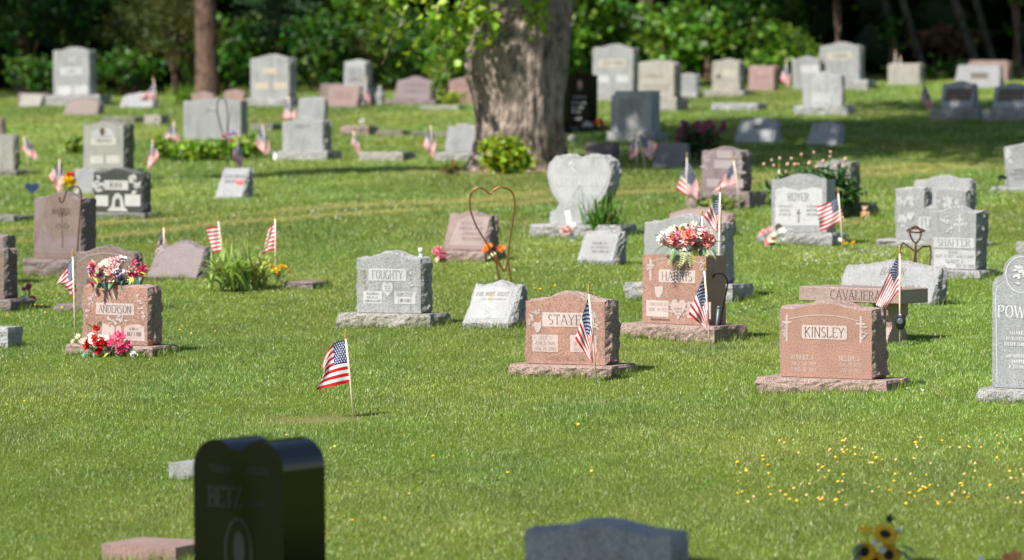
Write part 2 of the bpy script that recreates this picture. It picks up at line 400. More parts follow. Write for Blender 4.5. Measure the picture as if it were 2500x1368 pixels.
# ------------------------------------------------------------------ woods behind the lawn
def woods_tree(name, label, X, Y, h, r, lean=(0, 0), mat=BARK2, crown=None, leaf=.46, col=(.045, .10, .02), fork=False, cat='tree', grp='trees at the edge of the woods', per=22, spread=.5, lf=None):
    t = thing(name, (X, Y, float(gz(X, Y)) - .05), label, cat, grp)
    trunk('trunk', t, [(0, 0, 0, r * 1.35), (lean[0] * .05, lean[1] * .05, h * .05, r * 1.08), (lean[0] * .3, lean[1] * .3, h * .3, r * .92), (lean[0], lean[1], h, r * .35)], mat, 16, .1, X)
    if fork:
        trunk('limb', t, [(-.02, 0, h * .16, r * .75), (-.16, -.05, h * .26, r * .7), (-.5, 0, h * .55, r * .5), (-.9, 0, h * .8, r * .2)], mat, 12, .1, X + 2)
    if crown: link('crown', leaf_mesh('crown', clumps(crown, per, spread, .55, .3), leaf, col, LEAF, asp=.8, up=.8), t)
    return t
def WX(px, Y): return (px - 1250) * Y / FPX
W = woods_tree
big = lambda n=70, z=10.5, rx=3.2: [(0, 1.0, z, rx, 2.4, 3.0, n)]
over = lambda dx=-3.2, dy=-3.4, z=8.6, n=130, rx=3.6: [(dx, dy, z, rx, 3.2, 2.2, n)]
W('pine_tree', 'reddish forked trunk at the lawn edge behind pink slant markers', WX(507, 95), 95, 13, .235, (-.3, 0), BARK2, big(60, 10), fork=True)
W('forest_tree', 'pale slim trunk high up left of the reddish forked trunk', WX(402, 106), 106, 14, .15, (.1, 0), BARK3, big())
W('forest_tree', 'slim dark trunk just right of the reddish forked trunk', WX(612, 104), 104, 14, .12, (.1, 0), BARK2, big())
W('forest_tree', 'brown trunk rising from bright bushes right of the big maple', WX(1583, 99), 99, 14, .20, (-.1, 0), BARK2, big())
W('forest_tree', 'leaning grey trunk nearest the tan block headstone', WX(2262, 97), 97, 12, .085, (-3.6, 0), BARK3, over())
W('forest_tree', 'sunlit leaning grey trunk behind the pink stone at far right', WX(2395, 97), 97, 12, .095, (-4.0, 0), BARK3, over())
W('forest_tree', 'second leaning trunk, in shade just right of the sunlit one', WX(2432, 99), 99, 12, .08, (-3.4, 0), BARK3, over(-4.5, -2))
W('forest_tree', 'thin leaning trunk in the dark woods at the right edge', WX(2496, 98), 98, 11, .05, (-1.5, 0), BARK3, over(-2, -3.5))
W('forest_tree', 'thin dark trunk behind the big grey arched headstone at right', WX(2200, 101), 101, 12, .07, (-2.6, 0), BARK3, over(-4.6, -6.5))
W('forest_tree', 'dark trunk in shade at the left edge of the woods', WX(55, 100), 100, 14, .17, (.2, 0), BARK3, over(-4.2, -5.0, 9.0, 70, 3.6))
# understory: crowns low enough to be seen
def bush(label, px, Y, zc, rx, rz, n, col, leaf=.16, per=26, spread=.20, ry=1.0, flat=.55, asp=.85, name='understory_tree', cat='tree', shell=.45):
    X = WX(px, Y); z0 = float(gz(X, Y)); t = thing(name, (X, Y, z0 - .05), label, cat, 'leafy undergrowth along the woods')
    mb = MB()
    for k in range(4):
        e = Vector((rnd.uniform(-.6, .6) * rx, rnd.uniform(-.3, .5) * ry, zc + rnd.uniform(-.2, .5) * rz))
        mb.tube([Vector((.06 * k - .1, 0, 0)), e * .5 + Vector((0, 0, .1)), e], [.035, .025, .01], 6)
    mb.build('stem', BARK2, t)
    es = [(rnd.uniform(-.45, .45) * rx, rnd.uniform(-.3, .3) * ry, zc + rnd.uniform(-.4, .45) * rz, rx * rnd.uniform(.5, .85), ry * .8, rz * rnd.uniform(.45, .8), max(3, n // 4)) for _ in range(3)] + [(0, 0, zc, rx * 1.1, ry, rz * 1.05, max(3, n // 5))]
    C = clumps(es, per, spread, flat, shell); nc = len(C) // per
    tone = np.repeat(rng.uniform(.45, 1.45, nc), per)[:, None] * np.asarray(col)[None, :]
    tone[:, 0] *= np.repeat(rng.uniform(.75, 1.35, nc), per)
    k_ = C[:, 2] > .02
    link('crown', leaf_mesh('crown', C[k_], leaf, tone[k_], LEAF, asp=asp, up=.55, droop=.4), t)
olive = (.085, .115, .022); deep = (.032, .085, .016); mid = (.05, .13, .016); brt = (.11, .225, .02); blu = (.06, .135, .06)
bush('dark leafy sapling in the far left corner of the woods', 60, 97, 1.7, .9, 1.3, 26, deep)
bush('low green bush left of the tall arched grey headstone', 95, 95.5, .55, .55, .45, 22, mid, .14)
bush('leafy sapling above the tall arched grey headstone', 170, 98, 2.2, .9, .9, 34, deep)
bush('olive brown hemlock boughs right of the tall arched grey headstone', 320, 98, 1.6, 1.1, 1.0, 60, olive, .09, 60, .22, flat=.4, asp=.35)
bush('green bush behind the flag at far left', 300, 95.5, .55, .8, .5, 34, mid, .14)
bush('olive hemlock left of the forked trunk', 430, 97, 1.7, .9, 1.1, 56, olive, .09, 60, .22, flat=.4, asp=.35)
bush('green sapling wedged behind the forked trunk', 560, 97, .9, .8, .9, 38, mid)
bush('blue green spruce boughs above the gold lettered grey headstone', 690, 97, 2.0, .95, .8, 70, blu, .10, 60, .2, flat=.3, asp=.4)
bush('bright leafy bush right of the gold lettered headstone', 780, 95.5, .9, .8, 1.0, 60, mid, .15)
bush('green maple sapling above the small dark topped headstone', 880, 97.5, 1.9, 1.1, .9, 80, brt, .15)
bush('olive hemlock behind the pink slant markers', 900, 96.5, .9, 1.1, .8, 60, olive, .09, 60, .2, flat=.4, asp=.35)
bush('green bush behind the mauve slant marker', 1010, 96, 1.0, .9, 1.0, 60, mid, .15)
bush('yellow green bush tight against the left of the maple trunk', 1100, 93, .85, .5, .95, 50, brt, .13)
bush('bright maple sapling just right of the maple trunk', 1420, 96, 1.3, .75, 1.4, 90, brt, .16)
bush('green bush behind the tall grey headstone right of the maple', 1540, 97, 1.3, .8, 1.3, 80, mid, .16)
bush('bright bush behind the tan headstone', 1660, 95.5, 1.0, .85, .95, 90, brt, .16)
bush('green sapling behind the small white headstone', 1730, 98, 1.9, .9, 1.0, 70, mid, .16)
bush('leafy maple above the pink slant and its flag', 1850, 97, 1.4, 1.1, 1.35, 110, mid, .17)
bush('lime green bush behind the pink slant marker', 1895, 95, .75, .7, .6, 50, brt, .14)
bush('bright hanging maple spray above the big arched headstone', 2050, 95, 2.45, .32, .3, 13, brt, .16, per=20)
bush('dead brown shrub low in the dark woods at right', 2330, 99.5, .9, .9, .45, 26, (.16, .085, .045), .11)
bush('small green sprig alone in the dark right woods', 2175, 96, 1.15, .3, .6, 5, mid, .13, per=9)
bush('green sprig at the right edge of the woods', 2485, 96, 2.05, .16, .2, 5, brt, .14, per=12)
bush('weedy green bush behind the pale slant at far right', 2330, 95.5, .2, 1.3, .18, 22, mid, .11)
# the wood behind: one mass
n = 15000
C = np.stack([rng.uniform(-26, 26, n), rng.uniform(102, 122, n), 17 * rng.random(n) ** 1.5 - .3], -1); C[:, 2] += gz(C[:, 0], C[:, 1])
nf = 2600; C2 = np.stack([rng.uniform(-22, 22, nf), rng.uniform(96.5, 103, nf), rng.uniform(6, 15, nf)], -1); C2[:, 2] += gz(C2[:, 0], C2[:, 1])
o = link('woods', leaf_mesh('woods', np.concatenate([C, C2]), 1.15, (.028, .06, .014), LEAF, asp=.8, up=.8)); tag(o, 'dark dense mass of woods behind the front trees', 'woods', kind='stuff')

n = 2600; C = np.stack([rng.uniform(-45, 45, n), rng.uniform(-48, -34, n), 13 * rng.random(n) ** .8], -1)
o = link('woods', leaf_mesh('woods', C, 1.5, (.03, .065, .015), LEAF, asp=.8, up=.4)); tag(o, 'wooded edge on the near side, mirrored in the black polished stone', 'woods', kind='stuff')
# tree out of frame on the left whose crown shades the nearest stones
st = thing('shade_tree', (-7.6, 11.0, float(gz(-7.6, 11.0))), 'leafy tree beside the lawn shading the nearest stones', 'tree')
trunk('trunk', st, [(0, 0, 0, .42), (0, 0, .8, .32), (.1, 0, 5, .26), (.2, .2, 10, .1)], BARK3, 16, .08, 3)
link('crown', leaf_mesh('crown', clumps([(4.4, 4.1, 9.2, 2.4, 2.2, 1.5, 150), (1.0, 1.0, 9.6, 3.0, 2.4, 2.0, 90)], 24, .4, .6, .2), .28, (.05, .11, .02), LEAF, asp=.75), st)
# ================================================================== lettering: a narrow serif alphabet drawn as strokes
def arc(cx, cy, rx, ry, a0, a1, n=8):
    return [(cx + rx * math.cos(R(a0 + (a1 - a0) * i / n)), cy + ry * math.sin(R(a0 + (a1 - a0) * i / n))) for i in range(n + 1)]
G = {
 'A': (.62, [[(.02,0),(.3,1)],[(.3,1),(.6,0)],[(.13,.34),(.47,.34)]]), 'B': (.52, [[(.06,0),(.06,1)],[(.06,1)]+arc(.25,.76,.2,.24,90,-90)+[(.06,.52)],[(.06,.52)]+arc(.27,.26,.23,.26,90,-90)+[(.06,0)]]),
 'C': (.56, [arc(.3,.5,.27,.5,48,312,12)]), 'D': (.58, [[(.06,0),(.06,1)],[(.06,1)]+arc(.22,.5,.32,.5,90,-90,10)+[(.06,0)]]),
 'E': (.5, [[(.06,0),(.06,1)],[(.06,1),(.45,1),(.45,.88)],[(.06,.52),(.36,.52)],[(.06,0),(.47,0),(.47,.14)]]), 'F': (.48, [[(.06,0),(.06,1)],[(.06,1),(.45,1),(.45,.86)],[(.06,.52),(.36,.52)]]),
 'G': (.6, [arc(.3,.5,.27,.5,48,330,12),[(.53,.0),(.53,.42)],[(.36,.42),(.58,.42)]]), 'H': (.6, [[(.06,0),(.06,1)],[(.54,0),(.54,1)],[(.06,.52),(.54,.52)]]),
 'I': (.2, [[(.1,0),(.1,1)]]), 'J': (.42, [[(.34,1),(.34,.2)]+arc(.2,.2,.14,.2,0,-150,6)]), 'K': (.58, [[(.06,0),(.06,1)],[(.52,1),(.08,.42)],[(.2,.56),(.56,0)]]),
 'L': (.48, [[(.06,0),(.06,1)],[(.06,0),(.45,0),(.45,.16)]]), 'M': (.74, [[(.06,0),(.06,1)],[(.06,1),(.37,.1)],[(.37,.1),(.68,1)],[(.68,1),(.68,0)]]),
 'N': (.62, [[(.06,0),(.06,1)],[(.06,1),(.56,0)],[(.56,0),(.56,1)]]), 'O': (.62, [arc(.31,.5,.28,.5,90,450,16)]), 'P': (.5, [[(.06,0),(.06,1)],[(.06,1)]+arc(.25,.74,.21,.26,90,-90)+[(.06,.48)]]),
 'R': (.56, [[(.06,0),(.06,1)],[(.06,1)]+arc(.25,.75,.21,.25,90,-90)+[(.06,.5)],[(.26,.5),(.53,0)]]), 'S': (.48, [arc(.24,.75,.19,.25,40,270,9)+arc(.24,.25,.21,.25,90,-140,9)]),
 'T': (.54, [[(.27,0),(.27,1)],[(.02,.86),(.02,1),(.52,1),(.52,.86)]]), 'U': (.58, [[(.06,1),(.06,.28)]+arc(.29,.28,.23,.28,180,360,8)+[(.52,1)]]), 'V': (.6, [[(.02,1),(.3,0)],[(.3,0),(.58,1)]]),
 'W': (.84, [[(.02,1),(.22,0)],[(.22,0),(.42,.9)],[(.42,.9),(.62,0)],[(.62,0),(.82,1)]]), 'Y': (.58, [[(.02,1),(.29,.48)],[(.56,1),(.29,.48)],[(.29,.48),(.29,0)]]), 'Z': (.52, [[(.06,.88),(.06,1),(.48,1),(.04,0),(.48,0),(.48,.14)]]), 'Q': (.62, [arc(.31,.5,.28,.5,90,450,16),[(.36,.2),(.6,-.1)]]), 'X': (.56, [[(.04,1),(.52,0)],[(.52,1),(.04,0)]]),
 '0': (.46, [arc(.23,.5,.19,.5,90,450,12)]), '1': (.26, [[(.13,0),(.13,1)],[(.13,1),(.02,.86)]]), '2': (.46, [arc(.22,.73,.19,.27,160,-30,8)+[(.03,0),(.42,0)]]), '3': (.44, [arc(.2,.75,.18,.25,150,-80,8)+arc(.2,.26,.2,.26,85,-150,8)]),
 '4': (.48, [[(.36,0),(.36,1)],[(.36,1),(.02,.3),(.46,.3)]]), '5': (.44, [[(.4,1),(.1,1),(.06,.55)]+arc(.2,.32,.21,.32,110,-140,9)]), '6': (.46, [arc(.23,.3,.19,.3,90,450,10),[(.04,.3),(.12,.75),(.36,1)]]),
 '7': (.44, [[(.03,.88),(.03,1),(.42,1),(.16,0)]]), '8': (.46, [arc(.23,.75,.16,.25,90,450,10),arc(.23,.26,.2,.26,90,450,10)]), '9': (.46, [arc(.23,.7,.19,.3,90,450,10),[(.42,.7),(.34,.25),(.1,0)]]), '.': (.2, [[(.08,0),(.12,.06)]]), ' ': (.34, []),
}
def text_quads(s, w, h, thick=.075, serif=True, italic=0, cond=1.0):
    """2-D quads for a line of capitals fitted into w x h, centred on 0"""
    tot = sum(G[c][0] + .13 for c in s) - .13; k = min(h * 1.15 * cond, w / tot); Q = []; x = -tot * k / 2; th = thick * h
    for ch in s:
        wd, st = G[ch]
        for path in st:
            P = [(x + (a + italic * b) * k, (b - .5) * h) for a, b in path]
            for (x0, y0), (x1, y1) in zip(P, P[1:]):
                dx, dy = x1 - x0, y1 - y0; L = math.hypot(dx, dy) or 1e-6
                steep = abs(dy) / L; t = th * (.38 + .62 * steep) / 2
                if ch in 'AVWYMNX' and dx * dy > 0: t *= .62
                ex, ey = dx / L * t * .3, dy / L * t * .3; nx_, ny_ = -dy / L * t, dx / L * t
                Q.append([(x0 - ex + nx_, y0 - ey + ny_), (x0 - ex - nx_, y0 - ey - ny_), (x1 + ex - nx_, y1 + ey - ny_), (x1 + ex + nx_, y1 + ey + ny_)])
            if serif:
                for (pa, pb), (a, b) in ((path[0], path[1]), (path[-1], path[-2])):
                    if pb in (0, 1) and abs(b - pb) > .3 and ch not in 'JU0123456789C' or (ch == 'U' and pb == 1 and b < 1):
                        sx, sy = x + (pa + italic * pb) * k, (pb - .5) * h; hw = .085 * k; hh = th * .19
                        Q.append([(sx - hw, sy + hh), (sx - hw, sy - hh), (sx + hw, sy - hh), (sx + hw, sy + hh)])
        x += (wd + .13) * k
    return Q

# ================================================================== headstones
PAL = {   # stone colours: (sawn face, broken rock, lighter cut panel, lettering)
 'grey': ((.29, .295, .295), (.31, .31, .30), (.44, .44, .44), (.10, .10, .10)),
 'white': ((.27, .275, .28), (.32, .32, .31), (.33, .33, .33), (.12, .12, .12)),
 'pale': ((.30, .305, .305), (.33, .325, .315), (.38, .38, .38), (.15, .15, .15)),
 'slope': ((.225, .23, .235), (.30, .295, .285), (.27, .27, .27), (.05, .05, .05)),
 'slopeshade': ((.15, .155, .165), (.22, .22, .22), (.19, .19, .19), (.05, .05, .05)),  # darker copy of slope: shade put into the stone colour
 'jet': ((.0022, .0024, .0025), (.0022, .0024, .0025), (.22, .22, .22), (.35, .35, .36)),
 'olive': ((.28, .28, .25), (.19, .19, .16), (.42, .415, .38), (.13, .12, .10)),
 'tan': ((.34, .32, .285), (.32, .30, .265), (.41, .375, .325), (.2, .17, .13)),
 'pink': ((.34, .195, .152), (.33, .235, .20), (.50, .40, .37), (.06, .045, .045)),
 'rose': ((.30, .195, .175), (.30, .215, .195), (.37, .29, .275), (.20, .11, .10)),
 'mauve': ((.225, .17, .17), (.22, .175, .17), (.33, .285, .285), (.12, .08, .08)),
 'brown': ((.20, .145, .12), (.19, .15, .14), (.36, .31, .30), (.08, .05, .045)),
 'dark': ((.055, .06, .055), (.11, .11, .105), (.42, .42, .40), (.03, .03, .03)),
 'black': ((.0022, .0024, .0025), (.0022, .0024, .0025), (.22, .22, .22), (.35, .35, .36)),
 'slate': ((.37, .38, .385), (.34, .345, .34), (.43, .44, .44), (.10, .08, .07)),
}
def smat(c, k):
    f, r_, p_, l_ = PAL[c]
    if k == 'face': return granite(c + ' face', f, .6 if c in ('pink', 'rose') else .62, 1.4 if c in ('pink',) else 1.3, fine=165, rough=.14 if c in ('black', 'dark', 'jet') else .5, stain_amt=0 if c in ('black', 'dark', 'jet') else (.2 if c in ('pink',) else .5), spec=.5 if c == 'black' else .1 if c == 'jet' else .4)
    if k == 'rock': return granite(c + ' rock', r_, .55, 1.35, 160, .8 if c != 'black' else .2, .0 if c == 'black' else .035, 20, stain_amt=.0 if c == 'black' else .45)
    if k == 'panel': return granite(c + ' panel', p_, .86, 1.1, 240, .75, stain_amt=.12)
    return plain(c + ' letters', l_, .8, var=.2)
def top_profile(kind, W, hs):
    h = W / 2
    n = 17; out = []
    for i in range(n):
        x = -h + W * i / (n - 1); t = abs(x) / h
        if kind == 'serp': d = hs * (1 - math.cos(math.pi * min(t / .80, 1))) / 2
        elif kind == 'arch': d = hs * t * t
        elif kind == 'peak': d = hs * t
        elif kind == 'round': d = hs * (1 - math.sqrt(max(0, 1 - min(t, .995) ** 2)))
        else: d = 0
        out.append((x, -d))
    return out
def die_mesh(name, outline, yf, yb, face, rock, seed, smooth_side=False, depth_n=9, bulge=.024, amp=.038, nose=0.0):
    """outline: closed (x,z) loop, anticlockwise seen from the front; yf(z) front plane, yb back plane"""
    P = []
    for (x0, z0), (x1, z1) in zip(outline, outline[1:] + outline[:1]):
        L = math.hypot(x1 - x0, z1 - z0); k = max(1, int(L / .03)) if not smooth_side else 1
        for j in range(k): P.append((x0 + (x1 - x0) * j / k, z0 + (z1 - z0) * j / k))
    n = len(P); V = []; rs = np.random.default_rng(seed)
    nr = []
    for i in range(n):
        (xa, za), (xb, zb) = P[i - 1], P[(i + 1) % n]; L = math.hypot(xb - xa, zb - za) or 1
        nr.append(((zb - za) / L, -(xb - xa) / L))
    zb_ = min(z for _, z in P) + 1e-4
    dn = 1 if smooth_side else depth_n
    for k in range(dn + 1):
        u = k / dn
        for i, (x, z) in enumerate(P):
            y = yf(z) * (1 - u) + yb * u; ox = oz = 0
            if not smooth_side and z > zb_:
                e = math.sin(math.pi * u) ** .5 if 0 < u < 1 else 0
                q = (bulge + amp * (float(fbm(np.array([i * .24 + seed * 3.7]), np.array([u * 6.5 + seed]), 3)[0]) - .42) * 1.9 + rs.normal() * .0065) * e if e else -abs(rs.normal()) * .0022
                topw = .55 if nr[i][1] > .7 else 1.0
                ox, oz = nr[i][0] * q * topw, nr[i][1] * q * topw
                if 0 < u < 1: y += rs.normal() * .004
            V.append((x + ox, y, z + oz))
    F = []; M = []
    if nose > 0:   # slant: polished slope above a rough nose
        lo = [i for i in range(n) if P[i][1] <= nose + 1e-5]; hi = [i for i in range(n) if P[i][1] >= nose - 1e-5]
        hi0 = [i for i in range(n) if P[i][1] > nose + 1e-5]
        # anticlockwise from bottom-left: bottom run, right side up, top, left side down
        s0 = hi0[0]; e0 = hi0[-1]
        F.append(tuple(range(s0 - 1, e0 + 1)) + ((e0 + 1) % n,)); M.append(0)
        F.append(tuple(range(e0 + 1, n)) + tuple(range(0, s0))); M.append(1)
    else:
        F.append(tuple(range(n))); M.append(0)
    for k in range(dn):
        for i in range(n):
            j = (i + 1) % n; F.append((k * n + i, (k + 1) * n + i, (k + 1) * n + j, k * n + j)); M.append(0 if smooth_side else 1)
    F.append(tuple(reversed(range(dn * n, (dn + 1) * n)))); M.append(0)
    return np_mesh(name, V, F, [face, rock], False, midx=M)
def rock_block(name, W, D, H, mat, seed, sawn=False, bury=.12, amp=.022):
    """plinth: sawn top, broken rock sides"""
    o = [(-W / 2, -D / 2), (W / 2, -D / 2), (W / 2, D / 2), (-W / 2, D / 2)]; P = []; rs = np.random.default_rng(seed + 50)
    for (x0, y0), (x1, y1) in zip(o, o[1:] + o[:1]):
        L = math.hypot(x1 - x0, y1 - y0); k = max(2, int(L / .045))
        for j in range(k): P.append((x0 + (x1 - x0) * j / k, y0 + (y1 - y0) * j / k))
    n = len(P); V = []; lev = [-bury, 0.0, H * .3, H * .55, H * .8, H]
    for li, z in enumerate(lev):
        for i, (x, y) in enumerate(P):
            q = 0 if sawn else (.012 + amp * (float(fbm(np.array([i * .42 + seed]), np.array([z * 14 + seed * 1.7]), 3)[0]) - .45) * 2 + rs.normal() * .003) * (1.0 if li < len(lev) - 1 else .2)
            if abs(abs(x) - W / 2) < 1e-6: sx = math.copysign(1, x)
            else: sx = 0
            sy = math.copysign(1, y) if abs(abs(y) - D / 2) < 1e-6 else 0
            V.append((x + sx * q, y + sy * q, z))
    F = [(k * n + i, k * n + (i + 1) % n, (k + 1) * n + (i + 1) % n, (k + 1) * n + i) for k in range(len(lev) - 1) for i in range(n)]
    F += [tuple(range((len(lev) - 1) * n, len(lev) * n)), tuple(reversed(range(n)))]
    return np_mesh(name, V, F, [mat], False)

FEET = []
class Stone:
    """one headstone: measured in photo pixels, built in metres where it stands"""
    seed = 0
    def __init__(s, label, fl, fr, sr, top, bot, c='grey', prof='serp', base=None, rot=27, hs=None, slant=0, taper=None, nose=.07, gy=None, T=None, smooth=False, cb=None, cat='headstone', name='headstone', group=None, sh=0, rough_base=True):
        Stone.seed += 1; s.seed = Stone.seed
        if slant > .09 and c in ('mauve', 'rose', 'brown', 'tan'):   # slants take a darker copy of the stone colour
            d = c + ' honed'
            if d not in PAL: PAL[d] = tuple(tuple(v * k for v in q) for q, k in zip(PAL[c], (.68, .9, .75, .8)))
            c = d; cb = cb or c.split()[0]
        gy = gy or (base[2] if base else bot); xc = (fl + fr) / 2
        g0 = at(xc, gy); s.s = sc = FPX / g0.y
        ra = R(rot) - (xc - 1250) / FPX
        s.ra = ra; s.xc = xc; s.c = c
        W = (fr - fl) / sc / math.cos(ra); H = (bot - top) / sc
        if T is None: T = min(.30, max(.13, (sr - fr) / sc / math.sin(ra) - .02))
        if slant: T = max(T, slant + .10)
        s.W, s.H, s.T = W, H, T
        Hb = (base[2] - bot) / sc if base else 0; s.Hb = Hb; s.bot = bot; s.slant = slant; s.nose = nose if slant else 0
        th = -R(rot)
        Db = T + .16 if base else T
        off = (Db / 2)
        root = Vector((g0.x + T / 2 * math.sin(R(rot)) * .8, g0.y + off * math.cos(R(rot)), g0.z))
        s.root = thing(name, root, label, cat, group, th); q_ = random.Random(s.seed); far = 1.0 if gy < 620 else .35; s.root.rotation_euler = (R(q_.gauss(0, .9 * far)), R(q_.gauss(0, .9 * far)), th + R(q_.gauss(0, 1.5 * far)))
        if hs is None: hs = {'serp': .085, 'arch': .10, 'peak': .10, 'round': .5, 'flat': 0}.get(prof, .08) * W
        if prof == 'round': hs = W / 2 if hs > W / 2 else hs
        face, rock = smat(c, 'face'), smat(c, 'rock')
        bur = 0 if base else .10
        tp = [(x, z + H + Hb) for x, z in top_profile(prof, W, hs)]
        if prof == 'flat': tp = [(-W / 2, H + Hb), (W / 2, H + Hb)]
        zn = Hb + s.nose
        ol = [(-W / 2, Hb - bur), (W / 2, Hb - bur)] + ([(W / 2, zn)] if slant else []) + tp[::-1] + ([(-W / 2, zn)] if slant else [])
        if taper is None: taper = .10 if slant > .12 else 0
        if taper: ol = [(x * (1 - taper * max(0, z - Hb) / H), z) for x, z in ol]
        if slant: s.yf = lambda z: -T / 2 + max(0, z - zn) / max(.05, H - s.nose) * slant
        else: s.yf = lambda z: -T / 2
        s.die = link('die', die_mesh('die', ol, s.yf, T / 2, face, rock, s.seed, smooth, nose=zn if slant else 0), s.root)
        if base:
            bl, br, by = base
            Wb = max(W + .06, ((br - bl) / sc - Db * math.sin(ra)) / math.cos(ra))
            s.foot = (Wb, Db)
            bo = link('base', rock_block('base', Wb, Db, Hb - .004, smat(cb or c, 'rock'), s.seed), s.root); bo.location.x = sh
        s.k = 0
        Wf, Df = getattr(s, 'foot', (W, T))
        if gy > 520: FEET.append((root, th, Wf, Df))
    # --- face decoration: pixels to the front plane
    def uv(s, px, py):
        z = (s.bot - py) / s.s + s.Hb
        return ((px - s.xc) / s.s - (s.yf(z) + s.T / 2) * math.sin(s.ra)) / math.cos(s.ra), z
    def P(s, u, z, o): return (u, s.yf(z) - o, z)
    def poly(s, name, pts, o=.002, mat=None, parent=None, px=True):
        if px: pts = [s.uv(*p) for p in pts]
        me = np_mesh(name, [s.P(u, z, o) for u, z in pts], [tuple(range(len(pts)))], [mat or smat(s.c, 'panel')])
        # face towards the viewer
        if me.polygons[0].normal.y > 0: me.flip_normals()
        return link(name, me, parent or s.root)
    def panel(s, x0, y0, x1, y1, txt=None, cut=0, th=.085, fill=.62, wf=.84, italic=0, mat=None, lmat=None, o=.002):
        c = cut; pts = [(x0 + c, y1), (x1 - c, y1), (x1, y1 - c), (x1, y0 + c), (x1 - c, y0), (x0 + c, y0), (x0, y0 + c), (x0, y1 - c)] if c else [(x0, y1), (x1, y1), (x1, y0), (x0, y0)]
        # dark cut line round the panel, then the panel
        e = .9
        s.poly('panel_edge', [(x0 - e, y1 + e), (x1 + e, y1 + e), (x1 + e, y0 - e), (x0 - e, y0 - e)], o - .001, smat(s.c, 'rock'))
        p_ = s.poly('name_panel', pts, o, mat)
        if txt: s.text(txt, x0, y0, x1, y1, p_, th, fill, wf, italic, lmat, o + .001)
        return p_
    def text(s, txt, x0, y0, x1, y1, parent=None, th=.085, fill=.62, wf=.84, italic=0, mat=None, o=.0015, serif=True):
        lines = txt.split('|'); n = len(lines); u0, z1 = s.uv(x0, y0); u1, z0 = s.uv(x1, y1); hh = (z1 - z0) / n
        V = []; F = []
        for i, t in enumerate(lines):
            zc = z1 - hh * (i + .5)
            for qi, q in enumerate(text_quads(t, (u1 - u0) * wf, hh * fill, th, serif, italic)):
                b = len(V); oo = o + .00012 * (qi % 6)
                V += [s.P((u0 + u1) / 2 + a, zc + b_, oo) for a, b_ in q]; F.append((b, b + 1, b + 2, b + 3))
        return link('lettering', np_mesh('lettering', V, F, [mat or smat(s.c, 'letters')]), parent or s.root)
    def scrawl(s, x0, y0, x1, y1, rows=2, parent=None, mat=None, o=.0032):
        """rows of small worn letters, too small to read"""
        rs = random.Random(int(x0 * 3 + y0)); V = []; F = []
        rh = (y1 - y0) / rows
        for r_ in range(rows):
            yc = y0 + rh * (r_ + .5); half = (x1 - x0) / 2 * rs.uniform(.6, .95); x = (x0 + x1) / 2 - half; xe = (x0 + x1) / 2 + half; hh = rh * .3
            while x < xe:
                wd = rs.uniform(.8, 2.2) * rh / 10
                q = [s.uv(x, yc + hh), s.uv(x + wd, yc + hh), s.uv(x + wd * rs.choice((.5, 1, 1.4)), yc - hh), s.uv(x, yc - hh)]
                b = len(V); V += [s.P(u, z, o) for u, z in q]; F.append((b, b + 1, b + 2, b + 3)); x += wd + rs.uniform(1.0, 2.6) * rh / 9
        return link('lettering', np_mesh('lettering', V, F, [mat or smat(s.c, 'letters')]), parent or s.root)
    def heart(s, x0, y0, x1, y1, o=.0025, mat=None, name='heart_panel'):
        cx, w2 = (x0 + x1) / 2, (x1 - x0) / 2; h = y1 - y0; pts = []
        for i in range(28):
            t = 2 * math.pi * i / 28; x = math.sin(t) ** 3; y = (13 * math.cos(t) - 5 * math.cos(2 * t) - 2 * math.cos(3 * t) - math.cos(4 * t)) / 17
            pts.append((cx + x * w2, y0 + h * (.68 - y) / 1.68 if False else y0 + h * (.72 - y) / 1.72))
        return s.poly(name, pts, o, mat)
    def oval(s, cx, cy, rx, ry, o=.0025, mat=None, name='medallion', n=24, a0=0, a1=360):
        return s.poly(name, [(cx + rx * math.cos(R(a0 + (a1 - a0) * i / n)), cy - ry * math.sin(R(a0 + (a1 - a0) * i / n))) for i in range(n + (0 if a1 - a0 == 360 else 1))], o, mat)
    def cross(s, cx, y0, y1, w, t, mat=None, o=.0025):
        ya = y0 + (y1 - y0) * .28
        return s.poly('carved_cross', [(cx - t, y1), (cx + t, y1), (cx + t, ya + t), (cx + w, ya + t), (cx + w, ya - t), (cx + t, ya - t), (cx + t, y0), (cx - t, y0), (cx - t, ya - t), (cx - w, ya - t), (cx - w, ya + t), (cx - t, ya + t)], o, mat)
    def spray(s, pts, r, mat=None, seed=1, name='carved_flowers', per=5):
        """carved flowers and leaves strung along a line of pixels"""
        rs = random.Random(seed); V = []; F = []; M = []
        for (x, y) in pts:
            for k in range(per):
                cx, cy = x + rs.gauss(0, r * .7), y + rs.gauss(0, r * .7); a = rs.uniform(0, 6.28); L = r * rs.uniform(.7, 1.2); wd = L * rs.uniform(.35, .6); oo = .002 + .0005 * k + .0001 * rs.random()
                ca, sa = math.cos(a), math.sin(a)
                for sc_, mi, do in ((1.14, 1, 0), (1.0, 0, .0003)):
                    q = [(cx + ca * L * sc_, cy + sa * L * sc_), (cx - sa * wd * sc_, cy + ca * wd * sc_), (cx - ca * L * sc_, cy - sa * L * sc_), (cx + sa * wd * sc_, cy - ca * wd * sc_)]
                    b = len(V); V += [s.P(*s.uv(*p), oo + do) for p in q]; F.append((b, b + 3, b + 2, b + 1)); M.append(mi)
        return link(name, np_mesh(name, V, F, [mat or smat(s.c, 'panel'), SOFT if s.c in ('pink',) else smat(s.c, 'rock')], midx=M), s.root)
